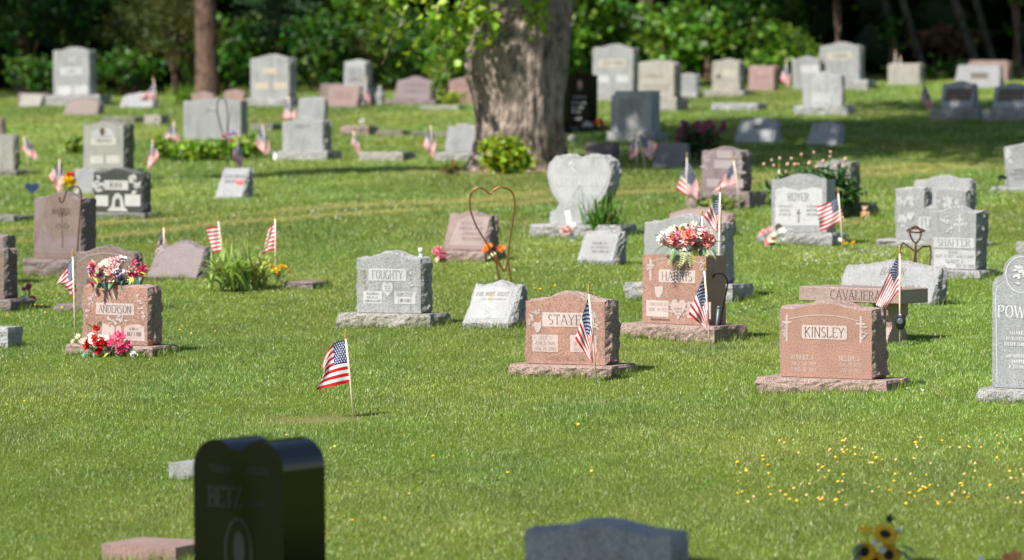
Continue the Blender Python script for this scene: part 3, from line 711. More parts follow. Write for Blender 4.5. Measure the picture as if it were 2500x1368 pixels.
    def line(s, pts, wpx, mat=None, o=.0025, name='carved_line'):
        V = []; F = []
        for i, ((x0, y0), (x1, y1)) in enumerate(zip(pts, pts[1:])):
            L = math.hypot(x1 - x0, y1 - y0); nx_, ny_ = -(y1 - y0) / L * wpx / 2, (x1 - x0) / L * wpx / 2
            q = [(x0 + nx_, y0 + ny_), (x1 + nx_, y1 + ny_), (x1 - nx_, y1 - ny_), (x0 - nx_, y0 - ny_)]
            b = len(V); V += [s.P(*s.uv(*p), o + .0002 * (i % 2)) for p in q]; F.append((b, b + 1, b + 2, b + 3))
        return link(name, np_mesh(name, V, F, [mat or smat(s.c, 'panel')]), s.root)
    def auto(s, n=2, name_y=.36, two=True, txt=None):
        """usual arrangement: a name panel and two date panels"""
        s_ = s; w_ = s.W * s.s * math.cos(s.ra); h_ = s.H * s.s; x0 = s.xc - w_ / 2; t = s.bot - h_
        p_ = s.panel(x0 + w_ * .2, t + h_ * (name_y - .07), x0 + w_ * .8, t + h_ * (name_y + .09), txt, th=.12)
        if not txt: s.scrawl(x0 + w_ * .25, t + h_ * (name_y - .06), x0 + w_ * .75, t + h_ * (name_y + .08), 1, p_)
        if two:
            for a, b in ((.09, .45), (.55, .91)):
                q = s.panel(x0 + w_ * a, t + h_ * .70, x0 + w_ * b, t + h_ * .92); s.scrawl(x0 + w_ * a, t + h_ * .71, x0 + w_ * b, t + h_ * .91, 3, q)
def marker(label, x0, x1, top, bot, c='grey', rot=27, D=.28, cat='grave marker', sawn=False, name='flat_marker', bevel=True):
    """low block set in the lawn"""
    g0 = at((x0 + x1) / 2, bot); sc = FPX / g0.y; Stone.seed += 1; ra = R(rot) - ((x0 + x1) / 2 - 1250) / FPX
    W = max(.2, ((x1 - x0) / sc - D * math.sin(ra)) / math.cos(ra)); H = (bot - top) / sc
    t = thing(name, (g0.x, g0.y + D / 2 * math.cos(R(rot)), g0.z), label, cat, None, -R(rot))
    if bot > 520: FEET.append((t.location.copy(), -R(rot), W, D))
    link('block', rock_block('block', W, D, H * .9, smat(c, 'rock' if not sawn else 'face'), Stone.seed, sawn), t)
    return t
S = Stone

SOFT = plain('soft cut letters', (.20, .12, .11), .8)
# ------------------------------------------------------------------ the stones in focus
a = S('tall pink granite headstone lettered ANDERSON with flowers on top', 204, 360, 398, 697, 842, 'pink', 'peak', (172, 435, 868), hs=.02)
pn = a.panel(235, 741, 328, 770, 'ANDERSON', th=.09)
a.spray([(228, 722), (224, 735), (220, 748), (216, 762), (214, 775)], 4.5, seed=3); a.spray([(334, 722), (340, 735), (346, 748), (349, 762), (350, 772)], 4.5, seed=4)
a.poly('carved_hands', [(276, 716), (282, 703), (287, 716), (286, 726), (281, 732), (277, 724)], .002)
b_ = a.poly('book_panel', [(303, 832), (354, 832), (352, 796), (338, 791), (322, 792), (305, 798)], .002); a.text('JULY 3 2020', 306, 806, 350, 824, b_, wf=.8, fill=.5, th=.1, o=.0035); a.scrawl(312, 797, 345, 808, 1, b_)
a.poly('book_panel', [(250, 832), (268, 832), (268, 796), (250, 790)], .002)
a.spray([(270, 782), (280, 780), (290, 781), (300, 780)], 6, seed=5); a.oval(275, 808, 7, 13, .004, name='ring_carving'); a.oval(291, 808, 7, 13, .0035, name='ring_carving')

a = S('pink granite headstone lettered STAYER behind a limp flag', 1288, 1481, 1519, 719, 890, 'pink', 'serp', (1255, 1558, 921))
a.panel(1329, 764, 1455, 799, 'STAYER', th=.085, fill=.68, wf=.86)
q = a.panel(1304, 819, 1367, 861); a.text('JACK S|APR 5 1925|JAN 28 2005', 1306, 820, 1365, 860, q, fill=.62, wf=.9, th=.085, o=.0032, mat=SOFT)
q = a.panel(1397, 818, 1461, 860); a.text('BETTY L|OCT 9 1925|DEC 3 2011', 1399, 820, 1459, 860, q, fill=.62, wf=.9, th=.085, o=.0032, mat=SOFT)
a.text('MARRIED JULY 5 1945', 1330, 872, 1440, 883, None, fill=.75, wf=.98, th=.085, o=.002, mat=SOFT)
a.spray([(1318, 758), (1310, 764), (1304, 772), (1301, 782), (1299, 792)], 5, seed=8); a.spray([(1448, 757), (1455, 764), (1460, 773), (1462, 784), (1461, 796)], 5, seed=9)
a.poly('state_outline', [(1308, 790), (1314, 788), (1320, 790), (1326, 785), (1327, 800), (1322, 812), (1316, 815), (1310, 806)], .0045)

a = S('pink granite headstone lettered HARRIS with a flower saddle on top', 1573, 1729, 1783, 625, 792, 'pink', 'flat', (1533, 1832, 832), rot=36, smooth=True, T=.30)
a.panel(1614, 660, 1703, 691, 'HARRIS', th=.09, fill=.68, wf=.86)
a.cross(1593, 636, 688, 9, 2.6); a.spray([(1593, 652), (1590, 658), (1596, 658)], 4, seed=2)
a.line([(1597, 640), (1620, 634), (1645, 630), (1670, 631), (1695, 636), (1715, 641)], 1.6)
a.spray([(1718, 640), (1719, 648), (1722, 656), (1725, 664)], 4, seed=6, name='carved_hands')
a.poly('state_outline', [(1604, 701), (1611, 703), (1617, 701), (1624, 699), (1624, 714), (1619, 724), (1614, 730), (1607, 725), (1604, 716)], .002)
q = a.panel(1583, 736, 1638, 776); a.text('VINCENT D|JUNE 14 1933', 1586, 739, 1637, 765, q, fill=.62, wf=.92, th=.085, o=.0032, mat=SOFT)
q = a.panel(1684, 736, 1741, 776); a.scrawl(1690, 739, 1735, 764, 2, q)
h_ = a.heart(1644, 731, 1681, 783, .004); a.text('MARRIED|SEPT 16|1955', 1650, 751, 1675, 774, h_, fill=.6, wf=.98, th=.10, o=.0055, mat=SOFT)
a.spray([(1643, 740), (1643, 752), (1645, 763), (1680, 740), (1682, 752), (1679, 764)], 5, seed=12, per=3)
a.scrawl(1586, 779, 1650, 787, 1)

a = S('pink granite headstone lettered KINSLEY with two carved crosses', 1910, 2134, 2172, 742, 924, 'pink', 'serp', (1862, 2231, 958), hs=.045)
a.panel(1963, 796, 2074, 830, 'KINSLEY', cut=4, th=.085, fill=.70, wf=.86)
a.cross(1926, 772, 838, 11, 2.4); a.cross(2107, 771, 838, 11, 2.4)
a.line([(1931, 783), (1960, 776), (1990, 772), (2018, 771), (2046, 772), (2076, 777), (2102, 783)], 2.0)
a.spray([(1918, 798), (1920, 810), (1922, 822)], 4.5, seed=21); a.spray([(2114, 800), (2115, 812), (2114, 822)], 4.5, seed=22)
lm = smat('pink', 'panel')
a.text('ROBERT J', 1932, 868, 1996, 882, None, fill=.85, th=.12, mat=lm); a.text('JULY 28 1918|JUNE 30 2013', 1928, 884, 2006, 912, None, fill=.62, th=.13, mat=lm, wf=.95)
a.text('NELDA J', 2050, 868, 2108, 882, None, fill=.85, th=.12, mat=lm); a.text('AUG 31 1922|JAN 21 2017', 2044, 884, 2120, 912, None, fill=.62, th=.13, mat=lm, wf=.95)

a = S('weathered grey headstone lettered FOUGHTY on a wide base', 873, 1029, 1058, 619, 765, 'grey', 'serp', (835, 1103, 801), cb='tan')
a.panel(902, 657, 994, 687, 'FOUGHTY', th=.085, fill=.7, wf=.80)
h_ = a.heart(935, 690, 962, 729, .0025); a.scrawl(940, 697, 957, 714, 3, h_)
q = a.panel(889, 713, 935, 743); a.scrawl(891, 715, 933, 741, 3, q)
q = a.panel(965, 713, 1016, 743); a.text('DOROTHY', 966, 714, 1014, 726, q, fill=.8, th=.12, o=.0032); a.scrawl(968, 728, 1014, 742, 1, q)
rust = plain('lichen stain', (.25, .20, .14), .9, var=.4, scale=60)
a.spray([(890, 664), (892, 676), (891, 690), (893, 702)], 3.5, mat=rust, seed=31, name='stained_carving'); a.spray([(1005, 655), (1006, 668), (1008, 682), (1005, 697)], 3.5, seed=32)

a = S('small white slant marker in front of the copper wire heart', 1133, 1246, 1288, 693, 803, 'white', 'serp', None, slant=.28, nose=.05)
a.poly('text_panel', [(1146, 778), (1236, 778), (1258, 712), (1232, 704), (1208, 702), (1185, 706), (1165, 713)][::-1], .002)
a.text('KARL WHITE AUGUST', 1164, 714, 1254, 726, None, fill=.8, th=.11, o=.0035); a.scrawl(1175, 729, 1250, 736, 1)
a.poly('rust_streak', [(1203, 716), (1209, 716), (1206, 738), (1200, 738)], .003, plain('rust streak', (.42, .27, .14), .9))
a.spray([(1183, 765), (1188, 772), (1210, 765), (1214, 770)], 5, mat=plain('cut white', (.46, .46, .455), .8), seed=33, name='carved_angel'); a.oval(1197, 762, 9, 16, .0045, smat('grey', 'face'), 'vase_inset')

a = S('grey slant headstone lettered BAKER behind the granite bench', 2048, 2276, 2330, 640, 742, 'slope', 'serp', None, slant=.28, nose=.03, hs=.05, gy=745, taper=0)
a.panel(2142, 650, 2226, 674, 'BAKER', th=.12, fill=.7, wf=.85, italic=.22)
a.cross(2085, 655, 704, 9, 2.2); q = a.panel(2075, 692, 2138, 715); a.text('RONALD D', 2080, 693, 2134, 705, q, fill=.75, th=.11, italic=.2, o=.0032)
q = a.panel(2200, 690, 2262, 713); a.text('PAUL R', 2206, 692, 2256, 704, q, fill=.75, th=.11, italic=.2, o=.0032)
a.spray([(2276, 655), (2282, 668), (2284, 680), (2278, 692)], 6, seed=41)

a = S('grey headstone lettered SHAFFER with dove and cross carving', 2277, 2386, 2418, 508, 658, 'grey', 'serp', (2268, 2448, 682), hs=.05)
a.panel(2283, 581, 2382, 606, 'SHAFFER', th=.085, fill=.68, wf=.80)
q = a.panel(2285, 611, 2385, 656); a.text('JOHN L', 2300, 612, 2370, 622, q, fill=.85, th=.12, wf=.5, o=.0032); a.text('SEPT 21 1927  MAR 2 2007', 2287, 623, 2383, 631, q, fill=.8, th=.12, wf=.96, o=.0032)
a.text('GLADYS E', 2300, 634, 2370, 644, q, fill=.85, th=.12, wf=.6, o=.0032); a.text('DEC 31 2005', 2338, 645, 2384, 654, q, fill=.8, th=.12, wf=.96, o=.0032)
a.cross(2346, 524, 568, 9, 2); a.spray([(2326, 558), (2336, 553), (2345, 550), (2356, 550), (2318, 566)], 5, seed=42); a.spray([(2306, 538), (2312, 546), (2318, 540)], 5, seed=43, name='carved_dove')

a = S('tall grey headstone lettered POWELL at the right edge', 2429, 2572, 2620, 680, 950, 'grey', 'flat', (2396, 2640, 985), rot=30, smooth=True, T=.22)
# scalloped shoulders and round head
bpy.data.objects.remove(a.die, do_unlink=True)
u = lambda x, y: a.uv(x, y)
ol = [u(2429, 950), u(2572, 950), u(2572, 700)] + [u(2550 + 22 * math.cos(R(t)), 702 - 26 * math.sin(R(t))) for t in range(0, 91, 15)] + [u(2500.5 + 46 * math.cos(R(t)), 668 - 47 * math.sin(R(t))) for t in range(-10, 191, 12)] + [u(2451 - 22 * math.cos(R(90 - t)), 702 - 26 * math.sin(R(90 - t))) for t in range(0, 91, 15)]
POWELL_FACE = granite('speckled grey face', (.27, .275, .285), .55, 1.5, 210, .6, stain_amt=.05)
a.die = link('die', die_mesh('die', ol, a.yf, .11, POWELL_FACE, POWELL_FACE, 5, True), a.root)
pw = plain('cut grey', (.52, .52, .53), .8)
a.text('POWELL', 2440, 746, 2566, 780, None, th=.13, fill=.85, wf=.95, mat=pw, o=.003)
a.line([(2500.5 + 39 * math.cos(R(t)), 672 - 44 * math.sin(R(t))) for t in range(0, 361, 15)], 2.2, pw); a.line([(2441, 935), (2437, 720), (2440, 705), (2452, 694), (2460, 692)], 1.8, pw)
a.spray([(2490, 655), (2498, 670), (2488, 680), (2505, 660), (2510, 680)], 7, mat=pw, seed=51); a.scrawl(2455, 808, 2550, 850, 3, None, pw); a.scrawl(2462, 865, 2545, 905, 3, None, pw)

# ------------------------------------------------------------------ stones around the near rows
a = S('light grey headstone lettered ROYER with an open book face', 1887, 2022, 2045, 425, 568, 'grey', 'serp', (1880, 2088, 598), smooth=True, hs=.06)
q = a.poly('book_panel', [(1895, 552), (2012, 552), (2012, 462), (1990, 458), (1968, 463), (1954, 467), (1940, 463), (1918, 458), (1897, 463)][::-1], .002, plain('white cut face', (.42, .42, .42), .8))
a.text('ROYER', 1925, 470, 1982, 494, q, th=.10, fill=.8, wf=.9, o=.0035); a.cross(1954, 512, 545, 5, 1.6, smat('grey', 'letters'), .0035); a.scrawl(1902, 500, 1940, 530, 3, q); a.scrawl(1970, 500, 2008, 530, 3, q)
a.oval(1905, 556, 9, 9, .004, plain('bronze', (.16, .12, .07), .4, .8), 'bronze_medallion')
a = S('big pale grey headstone half hidden behind HARRIS', 1577, 1762, 1810, 530, 692, 'pale', 'serp', (1545, 1855, 735))
a.panel(1622, 560, 1716, 582, None); a.scrawl(1630, 562, 1708, 580, 1); a.spray([(1742, 590), (1746, 605), (1742, 620)], 7, seed=61)
a = S('low rounded pinkish tan headstone behind the tall limp flag', 1630, 1772, 1799, 512, 578, 'rose', 'arch', None, slant=.10, nose=.03); a.scrawl(1655, 525, 1745, 545, 2)
a = S('grey slant marker with green lily clump beside it', 1411, 1500, 1535, 563, 648, 'slope', 'serp', None, slant=.20, nose=.05)
a.poly('text_panel', [(1424, 632), (1488, 632), (1505, 580), (1480, 573), (1455, 578), (1436, 590)][::-1], .002); a.scrawl(1440, 590, 1496, 620, 3)
a = S('rose pink slant headstone behind the wire heart, flowers at both feet', 1086, 1188, 1222, 520, 612, 'rose', 'serp', (1082, 1226, 641), slant=.13, nose=.02)
a.poly('text_panel', [(1098, 600), (1180, 600), (1200, 532), (1172, 529), (1140, 529), (1122, 540)][::-1], .002); a.scrawl(1122, 540, 1190, 590, 4)
# double heart
LH0 = granite('light heart ground', (.35, .355, .355), .7, 1.25, 165, .6, stain_amt=.3)
a = S('pale grey double heart headstone on a stepped base', 1338, 1494, 1528, 380, 548, 'pale', 'flat', (1315, 1572, 580), rot=27, T=.24, rough_base=True)
bpy.data.objects.remove(a.die, do_unlink=True)
ol = [u_ for u_ in [a.uv(*p) for p in [(1345, 548), (1485, 548), (1486, 520), (1470, 510), (1462, 498), (1480, 475), (1490, 450), (1496, 420), (1490, 396), (1476, 384), (1455, 381), (1438, 382), (1424, 386), (1416, 389), (1408, 386), (1396, 382), (1376, 381), (1356, 386), (1343, 400), (1338, 422), (1342, 448), (1352, 474), (1368, 498), (1358, 512), (1345, 520)]]]
a.die = link('die', die_mesh('die', ol, a.yf, .12, LH0, smat('pale', 'rock'), 77), a.root)
LH = granite('light heart face', (.40, .405, .405), .7, 1.25, 165, .5, stain_amt=.2)
h_ = a.heart(1344, 384, 1426, 514, .002, LH); h2 = a.heart(1408, 384, 1491, 510, .003, LH)
a.text('NORTHERMAN', 1356, 428, 1480, 455, None, th=.12, fill=.85, wf=1.0, mat=plain('cut white', (.46, .46, .455), .8), o=.005); a.spray([(1400, 400), (1402, 410)], 6, seed=66, mat=plain('cut white', (.46, .46, .455), .8))
a = S('brown mauve headstone with two flags leaning in front', 1715, 1812, 1850, 362, 466, 'mauve', 'serp', (1698, 1886, 508))
a.panel(1752, 368, 1790, 387); a.panel(1746, 391, 1798, 412, None); a.spray([(1726, 378), (1730, 392), (1728, 408)], 7, seed=71); a.spray([(1803, 380), (1807, 395), (1808, 412)], 7, seed=72); a.panel(1728, 438, 1818, 458)
a = S('rough grey brown headstone behind the peony bush', 1998, 2078, 2107, 393, 494, 'olive', 'serp', (1960, 2146, 527))
a = S('grey notched headstone lettered FL partly hidden by SHAFFER', 2190, 2360, 2388, 462, 587, 'grey', 'flat', (2158, 2431, 607), T=.20, cb='pale')
bpy.data.objects.remove(a.die, do_unlink=True)
ol = [a.uv(*p) for p in [(2190, 587), (2360, 587), (2360, 466), (2340, 463), (2320, 461), (2291, 461), (2291, 508), (2259, 508), (2259, 461), (2235, 461), (2210, 464), (2190, 468)]]
a.die = link('die', die_mesh('die', ol, a.yf, .10, smat('grey', 'face'), smat('grey', 'rock'), 79), a.root)
a.panel(2246, 530, 2330, 562, 'FLEMING', th=.085, fill=.72); a.spray([(2212, 530), (2222, 538), (2205, 540)], 9, seed=81); a.spray([(2200, 490), (2215, 488), (2230, 492)], 8, seed=82); a.spray([(2305, 490), (2320, 488), (2332, 492)], 8, seed=83)
a = S('pale grey slant headstone at the back of the wreath', 2230, 2366, 2386, 432, 528, 'slope', 'serp', (2215, 2420, 536), slant=.12, nose=.02, hs=.05)
a = S('grey headstone at the right edge with a solar light beside it', 2459, 2560, 2590, 352, 455, 'grey', 'peak', (2430, 2620, 471), hs=.05); a.spray([(2470, 385), (2468, 372)], 8, seed=85); a.scrawl(2466, 410, 2550, 440, 3)
marker('end of a grey base cut off by the right edge', 2486, 2640, 588, 626, 'grey')
marker('small grey block at the left edge below the brown stones', -60, 50, 793, 851, 'slate', D=.22, name='headstone', cat='headstone')
a = S('purple grey slant headstone left of the iris clump', 362, 484, 523, 593, 684, 'mauve', 'serp', None, slant=.24, nose=.03, hs=.06)
a.oval(383, 646, 9, 6, .003, smat('mauve', 'rock'), 'carved_boss'); a.spray([(392, 618), (398, 610)], 6, seed=87)
a = S('low broad brown headstone right behind ANDERSON', 186, 328, 349, 604, 742, 'brown', 'serp', (145, 400, 762), hs=.06); a.scrawl(210, 640, 300, 700, 3)
a.line([(192, 640), (215, 625), (250, 618), (290, 622), (322, 632)], 2.0)
gold = plain('gilded letter', (.62, .40, .06), .4, var=.05); a.text('J', 214, 634, 230, 676, None, th=.18, fill=.9, mat=gold)
a = S('tall brown headstone behind the shepherd hook, weathered lower left', 83, 197, 237, 473, 632, 'brown', 'serp', (52, 250, 676), hs=.06)
pn = a.poly('weathered_patch', [(86, 620), (192, 620), (190, 575), (150, 582), (130, 592), (115, 560), (105, 540), (98, 560), (92, 590), (86, 598)], .0015, smat('mauve', 'face'))
a.poly('weathered_patch', [(85, 490), (112, 480), (108, 520), (90, 545), (86, 530)], .0015, smat('mauve', 'face')); a.text('WALTER', 122, 507, 175, 526, None, th=.12, fill=.8, o=.002)
a = S('brown headstone cut by the left edge, lower one', -80, 10, 46, 602, 729, 'brown', 'serp', (-110, 86, 759), hs=.04)
a = S('mauve headstone top showing behind the left edge stone', -70, 8, 40, 573, 690, 'mauve', 'serp', (-90, 60, 700), hs=.03)
a = S('dark polished headstone with pale panels below the arched grey one', 229, 345, 371, 413, 518, 'dark', 'serp', (205, 397, 536), hs=.05, cb='olive')
a.panel(255, 441, 314, 464, None, 0); a.scrawl(262, 443, 307, 462, 1); a.panel(233, 478, 265, 504); a.panel(306, 475, 344, 503); a.spray([(240, 450), (237, 442), (243, 458)], 8, seed=91); a.spray([(328, 440), (333, 450)], 8, seed=92)
a.poly('chapel_carving', [(262, 516), (314, 516), (304, 504), (300, 482), (294, 474), (288, 471), (281, 475), (276, 484), (273, 504)][::-1], .002); a.poly('couple_carving', [(281, 506), (295, 506), (294, 488), (288, 484), (282, 490)], .003, smat('dark', 'face'))
a = S('small white headstone behind the tall brown one', 182, 226, 240, 412, 474, 'slope', 'serp', None, slant=.08, nose=.02)
a = S('weathered grey headstone with dark oval portrait and arch', 205, 300, 333, 298, 412, 'olive', 'serp', (198, 362, 446), hs=.045, cb='olive')
q = a.oval(251, 336, 29, 24, .002, smat('slate', 'face'), 'arch_recess', 16, 0, 180); a.oval(250, 322, 6, 10, .004, plain('bronze', (.16, .12, .07), .4, .8), 'portrait_oval'); a.panel(222, 334, 283, 355); a.scrawl(226, 337, 280, 352, 1); a.panel(221, 381, 253, 401); a.panel(259, 380, 291, 400)
a = S('dark grey headstone cut off by the left edge, upper row', -60, 33, 40, 331, 414, 'olive', 'flat', (-80, 68, 430))
a = S('brown stone corner above the dark one at the left edge', -50, 4, 9, 290, 340, 'brown', 'flat', None)
a = S('light slant marker with a small red decoration', 527, 592, 626, 414, 487, 'slope', 'flat', None, slant=.22, nose=.03); a.scrawl(550, 425, 605, 450, 2)
a.oval(588, 446, 11, 5, .012, plain('red petals', (.75, .05, .04), .6), 'red_decoration')
marker('dark flat block left of the tall brown headstone', -60, 82, 524, 545, 'olive', D=.5)
marker('mauve flat marker beside the yellow mums', 697, 803, 686, 706, 'mauve', D=.34)
marker('grey flat marker behind the black double headstone', 408, 560, 1128, 1172, 'pale', D=.30, sawn=True)
marker('pinkish flat marker by the black headstone at the bottom edge', 240, 520, 1328, 1372, 'rose', D=.42, sawn=True)

# ------------------------------------------------------------------ back rows
a = S('tall grey headstone with arched top in the far left back row', 131, 218, 250, 116, 232, 'grey', 'serp', (110, 284, 260)); a.panel(148, 165, 201, 183); a.panel(141, 210, 176, 231); a.panel(181, 209, 215, 230); a.spray([(172, 145), (180, 145)], 5, seed=1); a.scrawl(152, 167, 198, 181, 1)
a = S('low pale slant left of the tall arched headstone', 48, 96, 110, 233, 261, 'tan', 'flat', None, slant=.10, nose=.02)
a = S('reddish slant peeking over the pale slant at far left', 44, 112, 126, 225, 250, 'brown', 'flat', None, gy=255)
a = S('reddish brown slant in front of the tall arched headstone', 155, 236, 257, 240, 282, 'brown', 'arch', None, slant=.18, nose=.02)
a = S('low grey marker behind the leaning flag at far left', 293, 372, 413, 227, 264, 'slope', 'peak', None, slant=.16, nose=.02)
a = S('wide smooth grey headstone behind the hosta bed', 450, 588, 612, 239, 341, 'grey', 'serp', None, smooth=True, hs=.05, T=.24); a.panel(492, 262, 545, 278, None, mat=smat('pale', 'face')); a.scrawl(496, 264, 541, 276, 1)
a = S('pink slant top left behind the wide smooth grey headstone', 470, 516, 526, 228, 262, 'rose', 'arch', None); a = S('pink slant top right behind the wide smooth grey headstone', 550, 594, 605, 222, 260, 'rose', 'arch', None)
a = S('big grey headstone with gold lettering panels in the back row', 613, 709, 740, 134, 240, 'pale', 'serp', (609, 748, 259)); go = plain('gold tint', (.40, .355, .28), .7); a.panel(643, 166, 680, 180, mat=go); a.panel(624, 202, 658, 218, mat=go); a.panel(670, 202, 706, 218, mat=go)
a = S('small upright grey headstone with a dark cap', 840, 892, 914, 147, 212, 'slate', 'serp', (838, 916, 258)); a.panel(845, 163, 886, 206, mat=smat('grey', 'face')); a.scrawl(850, 168, 884, 202, 2)
a = S('salmon slant marker with a flag at its right end', 798, 872, 887, 211, 263, 'rose', 'flat', None, slant=.12, nose=.04); a.scrawl(812, 222, 866, 242, 2)
a = S('darker red slant peeking behind the salmon one', 783, 835, 848, 207, 256, 'mauve', 'flat', None)
a = S('mauve slant headstone on a wide base left of the maple', 962, 1050, 1075, 188, 243, 'mauve', 'serp', (944, 1092, 256), slant=.14, nose=.02); a.scrawl(985, 200, 1050, 230, 2)
a = S('pink headstone half hidden by the left of the maple trunk', 1098, 1190, 1210, 188, 254, 'rose', 'peak', None); a.scrawl(1110, 200, 1160, 215, 1)
a = S('light grey slant standing behind the headstone with white base', 726, 787, 801, 241, 304, 'slope', 'flat', None, slant=.10, nose=.02)
a = S('pale grey headstone on a wide white base right of a flag', 691, 791, 813, 288, 368, 'pale', 'serp', (668, 833, 393)); a.scrawl(715, 300, 770, 318, 1); a.panel(703, 335, 733, 358, mat=smat('grey', 'face')); a.panel(745, 335, 776, 358, mat=smat('grey', 'face'))
a = S('shaded pale double topped stone beside the maple roots', 1088, 1158, 1180, 305, 372, 'slope', 'serp', (1062, 1195, 393), slant=.10, nose=.02)
marker('brown grey flat marker between a flag and the maple', 876, 1012, 369, 393, 'tan', D=.4)
marker('pinkish flat marker with a white flower on it', 834, 918, 305, 330, 'rose', D=.3); marker('thin brown flat marker right of the pinkish one', 920, 1000, 318, 331, 'brown', D=.3); marker('thin grey flat marker near the maple trunk', 1010, 1120, 320, 333, 'olive', D=.3)
marker('thin grey curb left of the maple at the back', 1030, 1135, 257, 268, 'tan', D=.3); marker('tan block lying on the back lawn', 352, 410, 278, 306, 'tan', D=.3); marker('low dark curb left of the tan block', 250, 352, 284, 299, 'olive', D=.4); marker('low grey curb right of the wide grey headstone', 612, 690, 300, 319, 'olive', D=.4)
a = S('tall grey headstone right of the maple in the back row', 1448, 1545, 1563, 110, 228, 'grey', 'serp', (1445, 1575, 246)); a.panel(1462, 145, 1528, 164, mat=smat('tan', 'panel')); a.scrawl(1468, 147, 1522, 162, 1); a.panel(1462, 183, 1488, 202); a.panel(1506, 183, 1535, 202)
a = S('tan grey headstone beside the tall grey one', 1559, 1648, 1667, 150, 236, 'tan', 'arch', (1556, 1692, 273), hs=.04); a.scrawl(1575, 178, 1625, 195, 1); a.scrawl(1570, 205, 1640, 225, 2)
a = S('small white headstone right of the tan grey one', 1664, 1700, 1710, 180, 228, 'white', 'peak', (1662, 1725, 240))
a = S('light headstone with a small dark medallion', 1741, 1806, 1826, 145, 220, 'tan', 'serp', (1728, 1842, 237)); a.oval(1756, 187, 4, 7, .004, plain('bronze', (.16, .12, .07), .4, .8)); a.panel(1766, 170, 1800, 190)
a = S('dusty pink slant with a flag at its right end', 1828, 1888, 1908, 163, 222, 'rose', 'flat', None, slant=.07, nose=.02); a.scrawl(1840, 180, 1880, 195, 1)
a = S('grey headstone left behind the big arched one at right', 1938, 2003, 2010, 140, 220, 'grey', 'serp', None); a.panel(1958, 160, 2002, 180)
a = S('big grey arched headstone at the back right', 2004, 2099, 2123, 105, 196, 'grey', 'serp', (1990, 2150, 220)); a.panel(2022, 128, 2080, 147, mat=smat('tan', 'panel')); a.scrawl(2028, 130, 2076, 145, 1)
a = S('shaded blue grey headstone on a base in the right lawn', 1964, 2056, 2064, 178, 257, 'slate', 'serp', (1948, 2092, 281)); a.panel(1985, 225, 2030, 250)
marker('long low dark marker on the shaded right lawn', 1740, 1870, 250, 270, 'slate', D=.4)
a = S('shaded grey slant with dark lettering on the right lawn', 1795, 1893, 1916, 290, 350, 'slate', 'serp', None, slant=.20, nose=.03, hs=.03); a.scrawl(1825, 302, 1880, 318, 1)
a = S('shaded plain grey slant right of the lettered one', 1972, 2045, 2064, 298, 357, 'slate', 'serp', None, slant=.20, nose=.03)
a = S('tan block headstone at the edge of the dark woods', 2170, 2246, 2277, 157, 210, 'tan', 'flat', None, T=.3)
a = S('wide shaded grey slant at the far right back', 2330, 2440, 2464, 160, 216, 'slopeshade', 'flat', None, slant=.16, nose=.03); a.panel(2372, 178, 2412, 192, mat=smat('slate', 'letters'))
a = S('pink headstone top behind the wide shaded slant', 2366, 2460, 2473, 150, 200, 'rose', 'flat', None)
a = S('shaded grey slant with a brown stained panel, left of the pair', 2298, 2377, 2397, 200, 265, 'slate', 'serp', (2280, 2412, 293), slant=.16, nose=.03); a.poly('stained_panel', [(2308, 247), (2372, 247), (2380, 215), (2316, 215)][::-1], .002, plain('stained panel', (.16, .125, .10), .9, var=.35))
a = S('shaded grey slant with a brown stained panel at the right edge', 2425, 2512, 2530, 205, 268, 'slate', 'serp', (2406, 2550, 296), slant=.16, nose=.03); a.poly('stained_panel', [(2436, 248), (2500, 248), (2508, 217), (2444, 217)][::-1], .002, plain('stained panel', (.16, .125, .10), .9, var=.35))
a = S('low mauve slant seen over the double heart headstone', 1428, 1495, 1516, 352, 392, 'mauve', 'flat', None, slant=.10, nose=.02)
a = S('shaded grey slant beside the pink azalea', 1594, 1664, 1685, 353, 412, 'slopeshade', 'flat', None, slant=.2, nose=.03)
# shaded monument with a pillar
a = S('shaded blue grey monument with stepped sides right of the black one', 1502, 1594, 1612, 222, 322, 'slate', 'flat', (1486, 1632, 346), smooth=True, T=.3)
a.panel(1512, 242, 1566, 316, mat=smat('slate', 'rock')); mb = MB(); u0, z0 = a.uv(1488, 322); u1, z1 = a.uv(1500, 231); mb.box((u0, -.08, z0), (u1, .10, z1)); mb.build('pillar', smat('slate', 'face'), a.root)
# black portrait stone
a = S('black polished headstone with a portrait and white lettering', 1388, 1444, 1477, 180, 309, 'jet', 'serp', (1372, 1488, 324), smooth=True, T=.26, hs=.02)
a.oval(1418, 208, 7, 15, .003, plain('portrait cap', (.04, .05, .06), .3), 'portrait_oval'); a.oval(1418, 206, 4.5, 7, .004, plain('portrait skin', (.42, .22, .15), .5), 'portrait_face'); wl = plain('white lettering', (.40, .42, .45), .6)
a.scrawl(1394, 232, 1442, 242, 1, None, wl); a.scrawl(1396, 246, 1438, 256, 1, None, wl); a.scrawl(1396, 258, 1430, 268, 1, None, wl); a.scrawl(1396, 268, 1424, 278, 1, None, wl); a.scrawl(1400, 284, 1425, 296, 1, None, wl)
a = S('black stone edge squeezed between the maple and the portrait stone', 1340, 1376, 1383, 186, 312, 'jet', 'flat', (1335, 1392, 330), smooth=True, T=.2)

